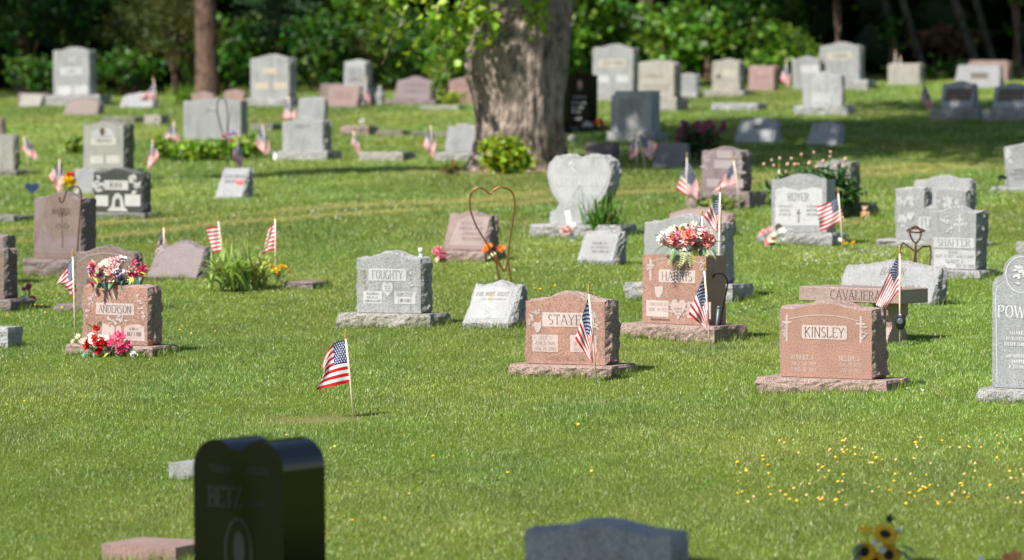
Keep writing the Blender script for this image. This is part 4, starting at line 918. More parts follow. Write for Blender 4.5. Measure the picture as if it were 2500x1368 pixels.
# ------------------------------------------------------------------ nearest stones, cut by the bottom edge
a = S('glossy black double topped headstone in the near foreground', 481, 700, 815, 1078, 1530, 'black', 'flat', (440, 860, 1580), rot=33, smooth=True, T=.34)
bpy.data.objects.remove(a.die, do_unlink=True)
def lobe(cx, r, h, t0, t1, n=9): return [a.uv(cx + r * math.cos(R(t0 + (t1 - t0) * i / n)), 1150 - h * math.sin(R(t0 + (t1 - t0) * i / n))) for i in range(n + 1)]
ol = [a.uv(481, 1530), a.uv(700, 1530), a.uv(702, 1230)] + lobe(643, 60, 72, -40, 150, 12) + lobe(536, 54, 72, 30, 215, 12)
ol = [a.uv(482, 1530), a.uv(702, 1530), a.uv(702, 1190)] + lobe(645, 57, 72, 0, 138, 12) + lobe(535, 53, 72, 42, 180, 12) + [a.uv(482, 1190)]
a.die = link('die', die_mesh('die', ol, a.yf, a.T / 2, smat('black', 'face'), smat('black', 'rock'), 3, True), a.root)
gm = plain('faint grey etching', (.0055, .006, .0065), .4)
a.text('THOMAS', 520, 1138, 580, 1160, None, th=.13, mat=gm, fill=.8); a.text('HELEN', 612, 1140, 670, 1162, None, th=.13, mat=gm, fill=.8); a.text('BETZ', 520, 1190, 600, 1245, None, th=.13, mat=gm, fill=.9, wf=1); a.scrawl(600, 1222, 660, 1238, 1, None, gm)
a.line([(592 + 32 * math.cos(R(t)), 1352 - 82 * math.sin(R(t))) for t in range(0, 361, 15)], 6, gm); a.oval(594, 1345, 14, 45, .003, gm, 'etched_figure')
a = S('blue grey headstone top in shade at the bottom edge', 1284, 1640, 1690, 1288, 1600, 'slate', 'serp', (1240, 1740, 1650), rot=20, hs=.04, smooth=False)
# ================================================================== flags
def flag_material():
    m, nt, p = new_mat('flag cloth'); u = N(nt, 'ShaderNodeUVMap'); sx = N(nt, 'ShaderNodeSeparateXYZ'); nt.links.new(u.outputs[0], sx.inputs[0]); U, Vv = sx.outputs[0], sx.outputs[1]
    st = math_(nt, 'MODULO', math_(nt, 'FLOOR', math_(nt, 'MULTIPLY', Vv, 12.999)), 2.0)       # v=0 top
    stripes = mixc(nt, st, (.58, .012, .02), (.80, .79, .79))
    can = math_(nt, 'MULTIPLY', math_(nt, 'LESS_THAN', U, .40), math_(nt, 'LESS_THAN', Vv, 7 / 13))
    a = math_(nt, 'MULTIPLY', U, 12 / .40); b = math_(nt, 'MULTIPLY', Vv, 10 / (7 / 13))
    ra, rb = math_(nt, 'ROUND', a), math_(nt, 'ROUND', b)
    dx, dy = math_(nt, 'SUBTRACT', a, ra), math_(nt, 'MULTIPLY', math_(nt, 'SUBTRACT', b, rb), 1.0)
    even = math_(nt, 'SUBTRACT', 1.0, math_(nt, 'ABSOLUTE', math_(nt, 'SUBTRACT', math_(nt, 'FLOORED_MODULO', math_(nt, 'ADD', ra, rb), 2.0), 0.0)))
    ang = math_(nt, 'ARCTAN2', dx, math_(nt, 'MULTIPLY', dy, -1.0)); r_ = math_(nt, 'SQRT', math_(nt, 'ADD', math_(nt, 'MULTIPLY', dx, dx), math_(nt, 'MULTIPLY', dy, dy)))
    lim = math_(nt, 'ADD', .34, math_(nt, 'MULTIPLY', math_(nt, 'COSINE', math_(nt, 'MULTIPLY', ang, 5.0)), .15))
    inr = math_(nt, 'MULTIPLY', math_(nt, 'GREATER_THAN', ra, .5), math_(nt, 'LESS_THAN', ra, 11.5)); inr = math_(nt, 'MULTIPLY', inr, math_(nt, 'MULTIPLY', math_(nt, 'GREATER_THAN', rb, .5), math_(nt, 'LESS_THAN', rb, 9.5)))
    star = math_(nt, 'MULTIPLY', math_(nt, 'MULTIPLY', math_(nt, 'LESS_THAN', r_, lim), math_(nt, 'GREATER_THAN', even, .5)), inr)
    blue = mixc(nt, star, (.014, .026, .115), (.80, .80, .83)); c = mixc(nt, can, stripes, blue)
    nt.links.new(c, p.inputs['Base Color']); p.inputs['Roughness'].default_value = .55; p.inputs['Specular IOR Level'].default_value = .3
    t = N(nt, 'ShaderNodeBsdfTranslucent'); nt.links.new(c, t.inputs[0]); mx = N(nt, 'ShaderNodeMixShader'); mx.inputs[0].default_value = .15
    nt.links.new(p.outputs[0], mx.inputs[1]); nt.links.new(t.outputs[0], mx.inputs[2]); nt.links.new(mx.outputs[0], nt.nodes['Material Output'].inputs['Surface'])
    return m
FLAGM = flag_material(); STICK = plain('pale wood stick', (.82, .68, .50), .6); GOLD = plain('gold plastic finial', (.58, .36, .07), .3, .6)
FGRP = 'small American flags on sticks'
def flag(label, tip, base, net, gy=None, amp=.022, u0=0.0, v0=None, rip=2.5, thick=.0072):
    """net: 3 rows (top, middle, bottom of the flag) of 3 photo pixels (hoist, middle, fly)"""
    g0 = at(base[0], gy or base[1]); sc = FPX / g0.y
    if v0 is None: v0 = .04 if len(net) == 4 else 0.0
    net = net[:3]
    t = thing('american_flag', g0, label, 'flag', FGRP)
    L = lambda p: np.array([(p[0] - base[0]) / sc, (( gy or base[1]) - p[1]) / sc])
    tp = L(tip); fo = -.02
    mb = MB(); mb.tube([(0, 0, -.06), (tp[0] * .5, fo * .5, tp[1] * .5), (tp[0], fo, tp[1] - .035)], thick, 8); mb.build('stick', STICK, t, True)
    mb = MB(); mb.lathe([(.005, -.045), (.009, -.042), (.009, -.032), (.0065, -.028), (.010, -.018), (.008, -.006), (.0045, .012), (.001, .022)], 10, (tp[0], fo, tp[1])); mb.build('finial', GOLD, t, True)
    n, m_ = 26, 20; K = np.array([[L(p) for p in r] for r in net])          # [v][u]
    # raise nothing: pass through the nine points
    def lag(x): return np.array([(x - .5) * (x - 1) * 2, -4 * x * (x - 1), 2 * x * (x - .5)])
    V = []; UV = []
    ph = (base[0] * .13) % 6.28
    for j in range(m_ + 1):
        v = j / m_; lv = lag(v)
        for i in range(n + 1):
            u = i / n; P = np.einsum('v,u,vuk->k', lv, lag(u), K)
            d = amp * (.15 + u) * math.sin(u * rip * 2 + v * 2.2 * rip + ph) + amp * .45 * math.sin(9 * u - 5 * v + ph)
            V.append((P[0], fo + .016 + d * .8, P[1])); UV.append((u0 + (1 - u0) * u * (.92 if v0 else 1), v0 + (1 - v0) * v))
    F = [(j * (n + 1) + i, j * (n + 1) + i + 1, (j + 1) * (n + 1) + i + 1, (j + 1) * (n + 1) + i) for j in range(m_) for i in range(n)]
    link('cloth', np_mesh('cloth', V, np.array(F), [FLAGM], True, uv=UV), t)
    return t
def mid(a, b, t=.5): return (a[0] + (b[0] - a[0]) * t, a[1] + (b[1] - a[1]) * t)
def kite(T, Lc, B, w=.18):
    """limp flag: hangs from T, free corner Lc, gathered at B"""
    B2 = mid(B, Lc, w); B2 = (B2[0], B2[1] + .22 * (B[1] - Lc[1])); m0 = mid(T, B); bl = .30 if T[1] < 450 else .08
    r0 = [T, (m0[0] + (m0[0] - Lc[0]) * bl, m0[1]), B]; r2 = [Lc, mid(Lc, B2), B2]
    return [r0, [mid(a, b) for a, b in zip(r0, r2)], r2, None]
def quad(a, b, c, d, sag=0):
    """hoist top, fly top, fly bottom, hoist bottom"""
    r0 = [a, mid(a, b), b]; r2 = [d, mid(d, c), c]; r0[1] = (r0[1][0], r0[1][1] + sag); r2[1] = (r2[1][0], r2[1][1] + sag)
    return [r0, [mid(p, q) for p, q in zip(r0, r2)], r2]
flag('flag standing alone in the open lawn at the front', (844, 811), (865, 1021), [[(846, 831), (808, 846), (786, 898)], [(851, 882), (809, 892), (789, 915)], [(856, 934), (814, 943), (771, 953)]], amp=.02)
flag('limp flag in front of the STAYER headstone', (1437, 703), (1457, 936), kite((1437, 724), (1404, 828), (1453, 884)))
flag('limp flag in front of the HARRIS headstone', (1719, 647), (1735, 858), kite((1720, 668), (1681, 768), (1731, 800)))
flag('flag with its stick through a black hat beside the bench', (2196, 606), (2197, 846), [[(2194, 622), (2166, 676), (2137, 744)], [(2197, 664), (2177, 698), (2150, 750)], [(2201, 706), (2184, 722), (2164, 756)]], amp=.015)
flag('flag left of the ANDERSON headstone', (178, 614), (184, 822), [[(177, 632), (160, 654), (133, 704)], [(182, 676), (164, 690), (150, 694)], [(188, 708), (182, 716), (177, 727)]], amp=.018)
flag('flag behind the purple grey slant', (400, 546), (402, 652), kite((399, 560), (409, 600), (377, 622)), gy=652)
flag('flag with only red and white stripes showing, nearer the iris leaves', (533, 530), (546, 645), quad((534, 553), (502, 556), (521, 618), (546, 612), 0), u0=.40, amp=.012)
flag('flag with only red and white stripes showing, above the yellow mums', (672, 523), (673, 682), quad((672, 545), (656, 560), (640, 622), (671, 612), -3), u0=.40, amp=.012)
flag('left of two flags before the brown mauve headstone', (1677, 376), (1675, 517), kite((1677, 393), (1650, 463), (1703, 487), .05))
flag('right of two flags before the brown mauve headstone', (1791, 384), (1808, 514), [[(1789, 402), (1768, 428), (1738, 474)], [(1792, 424), (1772, 443), (1748, 465)], [(1797, 450), (1778, 455), (1760, 462)]], amp=.015)
flag('tall limp flag over the flower saddle of HARRIS', (1758, 458), (1752, 772), kite((1761, 466), (1718, 530), (1758, 568)), gy=772)
flag('flag top just showing behind the flower saddle', (1714, 515), (1712, 772), kite((1713, 526), (1696, 575), (1720, 600)), gy=772)
flag('wide open flag at the right of the ROYER headstone', (2046, 462), (2059, 614), quad((2050, 478), (1994, 505), (2003, 566), (2059, 536), 2), amp=.02)
flag('flag almost hidden behind the peony stems', (1902, 405), (1898, 530), kite((1901, 415), (1892, 452), (1884, 484)), gy=530)
flag('flag by the dark headstone at the left edge', (58, 326), (73, 428), kite((62, 336), (51, 364), (90, 391)))
flag('flag just above the tall brown headstone', (145, 380), (146, 520), kite((145, 392), (118, 432), (150, 470)), gy=500)
flag('flag right of the dark oval portrait headstone', (373, 334), (369, 434), kite((372, 342), (389, 380), (363, 414)))
flag('flag at the left end of the hosta bed', (424, 290), (428, 372), kite((424, 300), (440, 346), (406, 348)), gy=372)
flag('flag at the right end of the hosta bed', (580, 335), (583, 440), kite((580, 346), (564, 382), (590, 413)), gy=430)
flag('flag left of the white based headstone', (641, 298), (651, 388), kite((641, 308), (619, 352), (655, 378), .05))
flag('flag behind the white based headstone', (704, 229), (710, 320), kite((704, 238), (687, 288), (721, 295), .05), gy=318)
flag('crumpled flag beside the brown grey flat marker', (862, 312), (873, 393), kite((862, 322), (857, 350), (882, 378)))
flag('shaded flag left of the maple roots', (1052, 300), (1058, 392), kite((1051, 311), (1032, 355), (1062, 385)))
flag('leaning flag by the low grey marker at far left', (374, 187), (385, 265), quad((376, 200), (343, 242), (344, 247), (383, 240), 2), amp=.03)
flag('flag at the end of the salmon slant', (893, 185), (896, 260), kite((893, 200), (888, 232), (903, 256)))
flag('flag right of the dusty pink slant', (1920, 138), (1920, 224), kite((1919, 150), (1904, 192), (1926, 214)))
flag('left flag tip over the tan block headstone', (2186, 122), (2186, 215), kite((2186, 135), (2177, 165), (2190, 185)), gy=208)
flag('right flag tip over the tan block headstone', (2198, 135), (2198, 220), kite((2198, 145), (2192, 165), (2203, 185)), gy=208)
flag('shaded flag left of the stained slants', (2257, 197), (2268, 292), kite((2256, 207), (2246, 246), (2277, 272), .05))
flag('left flag of the shaded pair below the blue grey monument', (1552, 318), (1556, 412), kite((1551, 330), (1562, 372), (1536, 388)))
flag('right flag of the shaded pair below the blue grey monument', (1556, 318), (1578, 414), kite((1560, 328), (1607, 353), (1588, 392), .4))
flag('flag scrap behind the hook of the tall brown headstone', (190, 450), (188, 540), kite((189, 456), (178, 474), (200, 500)), gy=512)

# ================================================================== flowers and plants
FM = {}
def petal_mat(name, c):
    return plain('petal ' + name, c, .6, var=.22, scale=70)
def head_mesh(kind, r, mat, key, mat2=None):
    k = (kind, round(r, 3), key)
    if k in FM: return FM[k]
    V = []; F = []; M = []; rs = random.Random(hash(key) % 999 + int(r * 1000))
    def petal(a, el, L, wd, z0=0, cup=.25, m=0):
        d = Vector((math.cos(a) * math.cos(el), math.sin(a) * math.cos(el), math.sin(el))); sd = Vector((-math.sin(a), math.cos(a), 0)); up = d.cross(sd) * -1
        b0 = d * L * .12 + Vector((0, 0, z0)); mid_ = d * L * .6 + up * L * cup * .3 + Vector((0, 0, z0)); tip = d * L + up * L * cup * -.2 + Vector((0, 0, z0))
        n0 = len(V); V.extend([b0, mid_ + sd * wd, tip + sd * wd * .45, tip - sd * wd * .45, mid_ - sd * wd]); F.append((n0, n0 + 1, n0 + 2)); F.append((n0, n0 + 2, n0 + 3)); F.append((n0, n0 + 3, n0 + 4)); M.extend([m] * 3)
    if kind == 'ball':       # carnation, mum, hydrangea
        for i in range(46):
            el = math.asin(rs.uniform(-.2, 1)); petal(rs.uniform(0, 6.28), el, r * rs.uniform(.82, 1.08), r * .30, 0, rs.uniform(-.3, .5))
    elif kind == 'daisy':
        for i in range(11): petal(i * .571 + rs.uniform(-.1, .1), .15, r, r * .2)
        for i in range(8): petal(i * .785, .9, r * .32, r * .16, 0, 0, 1)
    elif kind == 'lily':
        for i in range(6): petal(i * 1.047, .55, r, r * .27, 0, .4)
        for i in range(5): petal(i * 1.25, .1, r * .8, r * .2, 0, .2)
    elif kind == 'sun':
        for i in range(18): petal(i * .35, .1, r, r * .17)
        for i in range(12): petal(i * .52 + .2, .3, r * .85, r * .15)
        n0 = len(V); V.extend([Vector((math.cos(i * .524) * r * .42, math.sin(i * .524) * r * .42, r * .16)) for i in range(12)] + [Vector((0, 0, r * .26))])
        F.extend([(n0 + i, n0 + (i + 1) % 12, n0 + 12) for i in range(12)]); M.extend([1] * 12)
    FM[k] = np_mesh('flower', V, F, [mat, mat2 or mat], False, midx=M); return FM[k]
def leaf_shape(kind, L, mat, key):
    k = (kind, round(L, 3), key)
    if k in FM: return FM[k]
    V = []; F = []
    if kind == 'fern':
        for i in range(10):
            t = i / 9; y = L * t; wd = L * .30 * math.sin(math.pi * (.12 + .86 * t)) ** .8; z = -L * .35 * t * t
            for sgn in (-1, 1):
                n0 = len(V); V += [(0, y, z), (sgn * wd, y + L * .10, z - wd * .25), (sgn * wd * .75, y + L * .02, z - wd * .25), (0, y - L * .045, z)]; F.append((n0, n0 + 1, n0 + 2, n0 + 3))
    else:
        n = 6
        for i in range(n + 1):
            t = i / n; wd = L * (.24 if kind == 'leaf' else .09) * math.sin(math.pi * min(.98, .06 + .94 * t)); z = -L * .3 * t * t
            V += [(-wd, L * t, z + wd * .3), (0, L * t, z), (wd, L * t, z + wd * .3)]
        for i in range(n): F += [(3 * i, 3 * i + 1, 3 * i + 4, 3 * i + 3), (3 * i + 1, 3 * i + 2, 3 * i + 5, 3 * i + 4)]
    FM[k] = np_mesh('leaf', V, F, [mat]); return FM[k]
GREEN = plain('silk leaf green', (.05, .16, .05), .5, var=.3); TEAL = plain('silk leaf teal', (.03, .16, .12), .5, var=.3); PALEG = plain('silk fern pale', (.42, .50, .22), .55, var=.3); LIME = plain('silk leaf yellow', (.55, .55, .04), .5, var=.2)
PINK = petal_mat('hot pink', (.75, .05, .18)); PINK2 = petal_mat('pink', (.80, .28, .34)); CORAL = petal_mat('coral', (.82, .32, .26)); BLUSH = petal_mat('blush', (.82, .55, .50)); WHITE = petal_mat('white', (.82, .81, .78)); RED = petal_mat('red', (.68, .02, .015)); PURP = petal_mat('lilac', (.42, .32, .58)); CREAM = petal_mat('cream', (.80, .75, .48)); YELL = petal_mat('yellow', (.85, .55, .01)); ORAN = petal_mat('orange', (.85, .22, .03)); DARKC = plain('seed dark', (.02, .012, .008), .8)
def aim(o, d, roll=0):
    o.rotation_euler = Vector(d).to_track_quat('Z', 'Y').to_euler(); o.rotation_euler.rotate_axis('Z', roll)
def put(t, me, name, loc, d, roll=None):
    o = link(name, me, t); o.location = loc; aim(o, d, rnd.uniform(0, 6.28) if roll is None else roll); return o
def put_leaf(t, me, loc, d):
    """leaf blade growing along d"""
    o = link('leaf', me, t); o.location = loc; o.rotation_euler = Vector(d).to_track_quat('Y', 'Z').to_euler(); return o
def bouquet(label, g0, sc, px0, py0, heads, leaves, cat='flowers', name='flower_bouquet', fwd=-.05, stems=True, ground=None, hk=1.0):
    """heads: (px,py,radius px,kind,mat,key[,mat2]); leaves: (px,py,dx,dz,len px,kind,mat,key). px0,py0 = pixel of g0"""
    t = thing(name, g0, label, cat)
    L = lambda x, y: Vector(((x - px0) / sc, 0, (py0 - y) / sc))
    c = L(sum(h[0] for h in heads) / len(heads), sum(h[1] for h in heads) / len(heads))
    if stems:
        mb = MB()
        for h in heads: mb.tube([(0, .0, max(.0, c.z * .1)), L(h[0], h[1]) * .6 + Vector((0, .01, .0)), L(h[0], h[1]) + Vector((0, fwd * .6, 0))], .003, 5)
        mb.build('stem', GREEN, t)
    for h in heads:
        p = L(h[0], h[1]); off = p - c; d = Vector((off.x * 2.2, -.32, off.z * 2.2 + .22)); p.y = fwd - .06 + min(.09, off.length * .5)
        put(t, head_mesh(h[3], h[2] / sc * hk, h[4], h[5], h[6] if len(h) > 6 else None), 'flower', p, d)
    for l in leaves:
        p = L(l[0], l[1]); p.y = fwd - .02; put_leaf(t, leaf_shape(l[5], l[4] / sc * min(hk, 1.1), l[6], l[7]), p, (l[2], -.55, l[3]))
    return t
def scatter_heads(specs, seed):
    rs = random.Random(seed); out = []
    for (x0, y0, x1, y1, n, r, kind, mat, key, *m2) in specs:
        for i in range(n):
            a = rs.uniform(0, 6.28); q = math.sqrt(rs.random()); out.append(((x0 + x1) / 2 + (x1 - x0) / 2 * q * math.cos(a), (y0 + y1) / 2 + (y1 - y0) / 2 * q * math.sin(a), r * rs.uniform(.8, 1.2), kind, mat, key, *m2))
    return out
# saddle on HARRIS: stands on the stone's top
gh = at(1650, 832); sH = FPX / (gh.y + .18); tH = Vector(((1678 - 1250) / sH, gh.y + .13, CAMZ - (622 - HOR) / sH))
heads = [(1644, 586, 14, 'ball', CORAL, 'coral'), (1680, 578, 15, 'ball', CORAL, 'coral'), (1721, 589, 15, 'ball', CORAL, 'coral'), (1626, 577, 12, 'lily', WHITE, 'white'), (1617, 590, 8, 'lily', BLUSH, 'blush'), (1651, 566, 10, 'lily', PINK2, 'pink'), (1668, 562, 10, 'lily', BLUSH, 'blush'), (1684, 556, 9, 'lily', PINK2, 'pink'), (1698, 566, 12, 'lily', BLUSH, 'blush'), (1703, 575, 10, 'lily', WHITE, 'white'),
         (1673, 597, 10, 'daisy', WHITE, 'white', PINK), (1691, 602, 8, 'daisy', WHITE, 'white', CREAM), (1666, 553, 7, 'daisy', WHITE, 'white', CREAM), (1717, 564, 8, 'daisy', WHITE, 'white', CREAM), (1731, 576, 7, 'lily', CREAM, 'cream'), (1636, 569, 9, 'lily', WHITE, 'white'), (1660, 590, 6, 'daisy', WHITE, 'white', CREAM), (1610, 582, 7, 'lily', WHITE, 'white'), (1658, 575, 9, 'lily', WHITE, 'white'), (1700, 588, 9, 'lily', PINK2, 'pink'), (1662, 606, 8, 'lily', BLUSH, 'blush'), (1708, 604, 8, 'lily', WHITE, 'white'), (1628, 592, 9, 'lily', PINK2, 'pink'), (1690, 548, 8, 'lily', CREAM, 'cream'), (1738, 588, 8, 'lily', WHITE, 'white'), (1712, 560, 9, 'lily', PINK2, 'pink'), (1645, 560, 9, 'lily', CREAM, 'cream')]
heads += scatter_heads([(1612, 556, 1742, 606, 9, 8, 'lily', BLUSH, 'blush'), (1612, 556, 1742, 606, 8, 8, 'lily', WHITE, 'white'), (1612, 556, 1742, 606, 7, 8, 'ball', PINK2, 'pink'), (1620, 552, 1735, 580, 5, 7, 'daisy', CREAM, 'cream', YELL)], 17)
lv = []
for x, y, dx, dz, L_, kd, mt, ky in [(1640, 604, -.5, -.8, 36, 'fern', PALEG, 'pale'), (1660, 604, -.2, -1, 40, 'fern', PALEG, 'pale'), (1672, 604, -.45, -.9, 36, 'fern', PALEG, 'pale'), (1682, 606, .15, -1, 36, 'fern', PALEG, 'pale'), (1632, 600, -.9, -.5, 40, 'fern', GREEN, 'green'), (1625, 594, -1, -.3, 38, 'fern', GREEN, 'green'), (1694, 606, .1, -1, 34, 'leaf', LIME, 'lime'), (1718, 604, .2, -1, 26, 'leaf', PALEG, 'pale'), (1708, 606, -.1, -1, 26, 'leaf', GREEN, 'green'), (1735, 600, .5, -.8, 30, 'fern', PALEG, 'pale'), (1730, 590, 1, .45, 34, 'fern', GREEN, 'green'), (1728, 600, .7, -.6, 28, 'leaf', GREEN, 'green'), (1620, 575, -1, .4, 26, 'leaf', TEAL, 'teal'), (1652, 562, -.3, 1, 16, 'leaf', GREEN, 'green'), (1664, 568, .0, .9, 26, 'leaf', LIME, 'lime'), (1705, 590, .5, -.5, 22, 'leaf', TEAL, 'teal'), (1700, 588, -.2, -1, 24, 'leaf', GREEN, 'green'), (1652, 604, -.6, -.8, 34, 'leaf', GREEN, 'green'), (1675, 556, .2, 1, 14, 'leaf', TEAL, 'teal')]:
    lv.append((x, y, dx, dz, L_, kd, mt, ky))
bouquet('coral and white silk flower saddle with ferns on top of HARRIS', tH, sH, 1678, 622, heads, lv, fwd=-.14, name='flower_saddle', hk=1.45)
# saddle on ANDERSON
ga = at(282, 868); sA = FPX / (ga.y + .16); tA = Vector(((285 - 1250) / sA, ga.y + .20, CAMZ - (693 - HOR) / sA))
heads = scatter_heads([(222, 640, 250, 690, 6, 9, 'ball', PINK2, 'pink'), (258, 626, 300, 650, 6, 9, 'lily', PINK2, 'pink'), (305, 640, 352, 672, 9, 10, 'lily', PINK, 'hot'), (320, 655, 356, 680, 4, 9, 'lily', PINK2, 'pink'), (240, 632, 275, 650, 5, 7, 'daisy', CREAM, 'cream', CREAM), (275, 645, 300, 668, 5, 7, 'daisy', WHITE, 'white', CREAM), (272, 662, 300, 690, 2, 10, 'ball', PURP, 'lilac'), (235, 640, 330, 682, 12, 9, 'lily', BLUSH, 'blush'), (235, 640, 330, 682, 6, 8, 'lily', WHITE, 'white'), (218, 660, 232, 680, 1, 8, 'ball', PURP, 'lilac'), (250, 660, 285, 688, 5, 7, 'ball', CORAL, 'coral'), (290, 628, 320, 648, 4, 7, 'ball', WHITE, 'white')], 5) + [(232, 700, 5, 'ball', PINK, 'hot'), (228, 692, 5, 'ball', PINK, 'hot')]
lv = [(rnd.uniform(225, 345), rnd.uniform(650, 688), rnd.uniform(-1, 1), rnd.uniform(-.8, .6), rnd.uniform(16, 24), 'leaf', m_, k_) for m_, k_ in [(TEAL, 'teal')] * 5 + [(LIME, 'lime')] * 4 + [(GREEN, 'green')] * 8] + [(315, 690, .6, -.4, 22, 'leaf', TEAL, 'teal'), (330, 684, .6, -.5, 20, 'leaf', TEAL, 'teal'), (240, 692, -.4, -.8, 16, 'leaf', GREEN, 'green'), (300, 690, .2, -.6, 20, 'leaf', TEAL, 'teal')]
bouquet('pink lilac and cream silk flower saddle on top of ANDERSON', tA, sA, 285, 693, heads, lv, fwd=-.12, name='flower_saddle', hk=1.3)
# bouquets at the foot of ANDERSON
g1 = at(240, 866); s1 = FPX / g1.y; g1.y -= .05
heads = scatter_heads([(210, 800, 268, 856, 9, 10, 'ball', RED, 'red'), (208, 802, 268, 858, 11, 8, 'daisy', WHITE, 'white', CREAM)], 8) + [(240, 800, 10, 'ball', RED, 'red'), (196, 820, 9, 'lily', CREAM, 'cream'), (205, 830, 8, 'lily', BLUSH, 'blush'), (184, 832, 8, 'lily', BLUSH, 'blush')]
bouquet('red and white flower bunch at the foot of ANDERSON', g1, s1, 240, 866, heads, [(236, 800, -.6, .9, 26, 'fern', GREEN, 'green'), (246, 798, .2, 1, 24, 'fern', GREEN, 'green'), (214, 856, -.3, -.7, 22, 'leaf', TEAL, 'teal'), (206, 846, -.8, -.4, 20, 'leaf', GREEN, 'green'), (232, 858, .1, -.6, 16, 'leaf', TEAL, 'teal')], fwd=-.12)
g1 = at(294, 866); g1.y -= .04
bouquet('hot pink flower bunch at the foot of ANDERSON', g1, s1, 294, 866, scatter_heads([(274, 812, 318, 856, 12, 11, 'lily', PINK, 'hot'), (276, 815, 300, 840, 3, 8, 'lily', PINK2, 'pink')], 3), [(270, 860, -.5, -.2, 16, 'leaf', LIME, 'lime'), (285, 862, .4, -.3, 16, 'leaf', GREEN, 'green')], fwd=-.1)
g1 = at(330, 868); g1.y -= .06; bouquet('single white flower lying before the ANDERSON base', g1, s1, 330, 866, [(328, 862, 9, 'ball', WHITE, 'white'), (334, 864, 6, 'ball', WHITE, 'white')], [(322, 866, -.8, .1, 9, 'leaf', GREEN, 'green')], fwd=0, stems=False)
# candle
gc_ = at(366, 868); sC = FPX / gc_.y; t = thing('candle_jar', at_depth(366, 843, gc_.y + .03) , 'small orange candle jar on the ANDERSON base', 'candle'); mb = MB(); mb.lathe([(.018, 0), (.024, .004), (.021, .02), (.026, .034), (.026, .038), (.02, .036)], 12); mb.build('jar', plain('orange glass', (.72, .11, .03), .2), t, True); mb = MB(); mb.lathe([(.019, .036), (.019, .0372)], 10); mb.tube([(0, 0, .037), (.002, 0, .044)], .0012, 5); mb.build('wax', plain('wax', (.8, .45, .3), .5), t)
# hooks, wires, vases
IRON = plain('rusty iron', (.10, .045, .03), .7, .3, var=.3); BLACKI = plain('black iron', (.02, .02, .022), .4, .6); COPPER = plain('copper wire', (.33, .13, .06), .4, .85)
def wire(name, label, cat, base, paths, rad, mat, gy=None):
    """paths: lists of photo pixels, in one upright plane at the base point"""
    g0 = at(*base); sc = FPX / g0.y; t = thing(name, g0, label, cat)
    for nm, pts, r_ in paths:
        P = [Vector(((x - base[0]) / sc, 0 if len(q) == 0 else q[0], (base[1] - y) / sc)) for x, y, *q in pts]
        # smooth the polyline
        for _ in range(2):
            Q = [P[0]]
            for a_, b_ in zip(P, P[1:]): Q += [a_.lerp(b_, .25), a_.lerp(b_, .75)]
            P = Q + [P[-1]]
        mb = MB(); mb.tube(P, (r_ or rad), 8); mb.build(nm, mat, t, True)
    return t
wire('wire_heart', 'tall copper wire heart on two prongs', 'garden stake', (1236, 716), [('heart', [(1222, 652), (1205, 620), (1182, 585), (1160, 548), (1147, 510), (1146, 478), (1158, 461), (1172, 457), (1186, 465), (1197, 476), (1206, 464), (1218, 457), (1236, 458), (1252, 470), (1258, 490), (1254, 530), (1247, 570), (1242, 610), (1239, 640), (1235, 655), (1231, 664), (1226, 655), (1218, 640), (1211, 626)], None), ('prong', [(1207, 622), (1214, 655), (1219, 680), (1224, 716)], None), ('prong', [(1240, 630), (1244, 660), (1249, 690), (1250, 718)], None)], .0085, COPPER)
wire('shepherd_hook', 'thin black hook with a curled end before HARRIS', 'plant hook', (1752, 834), [('rod', [(1752, 836), (1757, 800), (1767, 740), (1776, 700), (1777, 685), (1770, 673), (1758, 667), (1746, 669), (1738, 680), (1734, 688), (1728, 687), (1726, 680)], None)], .007, BLACKI)
gv = at(1743, 836); t = thing('flower_vase', gv, 'slim grey metal flower cone stuck in the ground by the hook', 'vase'); mb = MB(); sv = FPX / gv.y; mb.tube([(0, 0, -.03), (.02, 0, .12), (12 / sv, 0, 84 / sv)], [.005, .010, .017], 10); mb.build('cone', plain('green grey metal', (.13, .17, .17), .45, .5), t, True); mb = MB(); mb.tube([(12 / sv, 0, 84 / sv - .004), (12.4 / sv, 0, 88 / sv)], .019, 10); mb.build('rim', plain('green grey metal', (.13, .17, .17), .45, .5), t, True)
sp = lambda cx, cy, r, s_, n=12, a0=90: [(cx + s_ * r * (1 - i / n * .8) * math.cos(R(a0 + i * 45)), cy - r * (1 - i / n * .8) * math.sin(R(a0 + i * 45))) for i in range(n)]
wire('shepherd_hook', 'rusty hook and scrolled trellis before the tall brown headstone', 'plant hook', (188, 690), [('rod', [(186, 690), (188, 615), (196, 520), (199, 475), (196, 461), (184, 455), (170, 458), (160, 470), (156, 488), (152, 496), (146, 492), (145, 482)], None), ('trellis', [(153, 605), (152, 560), (151, 520)], .004), ('scroll', sp(142, 553, 9, -1), .003), ('scroll', sp(163, 553, 9, 1), .003), ('scroll', sp(147, 524, 8, -1), .003), ('scroll', sp(158, 522, 8, 1), .003), ('scroll', sp(152, 512, 6, 1), .003)], .0085, IRON)
tw = []
g_ = (2232, 742)
def twist(pts):
    P = []
    for (x0, y0), (x1, y1) in zip(pts, pts[1:]):
        for i in range(6): u_ = i / 6; P.append((x0 + (x1 - x0) * u_ + 1.6 * math.sin(i * 2.1), y0 + (y1 - y0) * u_))
    return P + [pts[-1]]
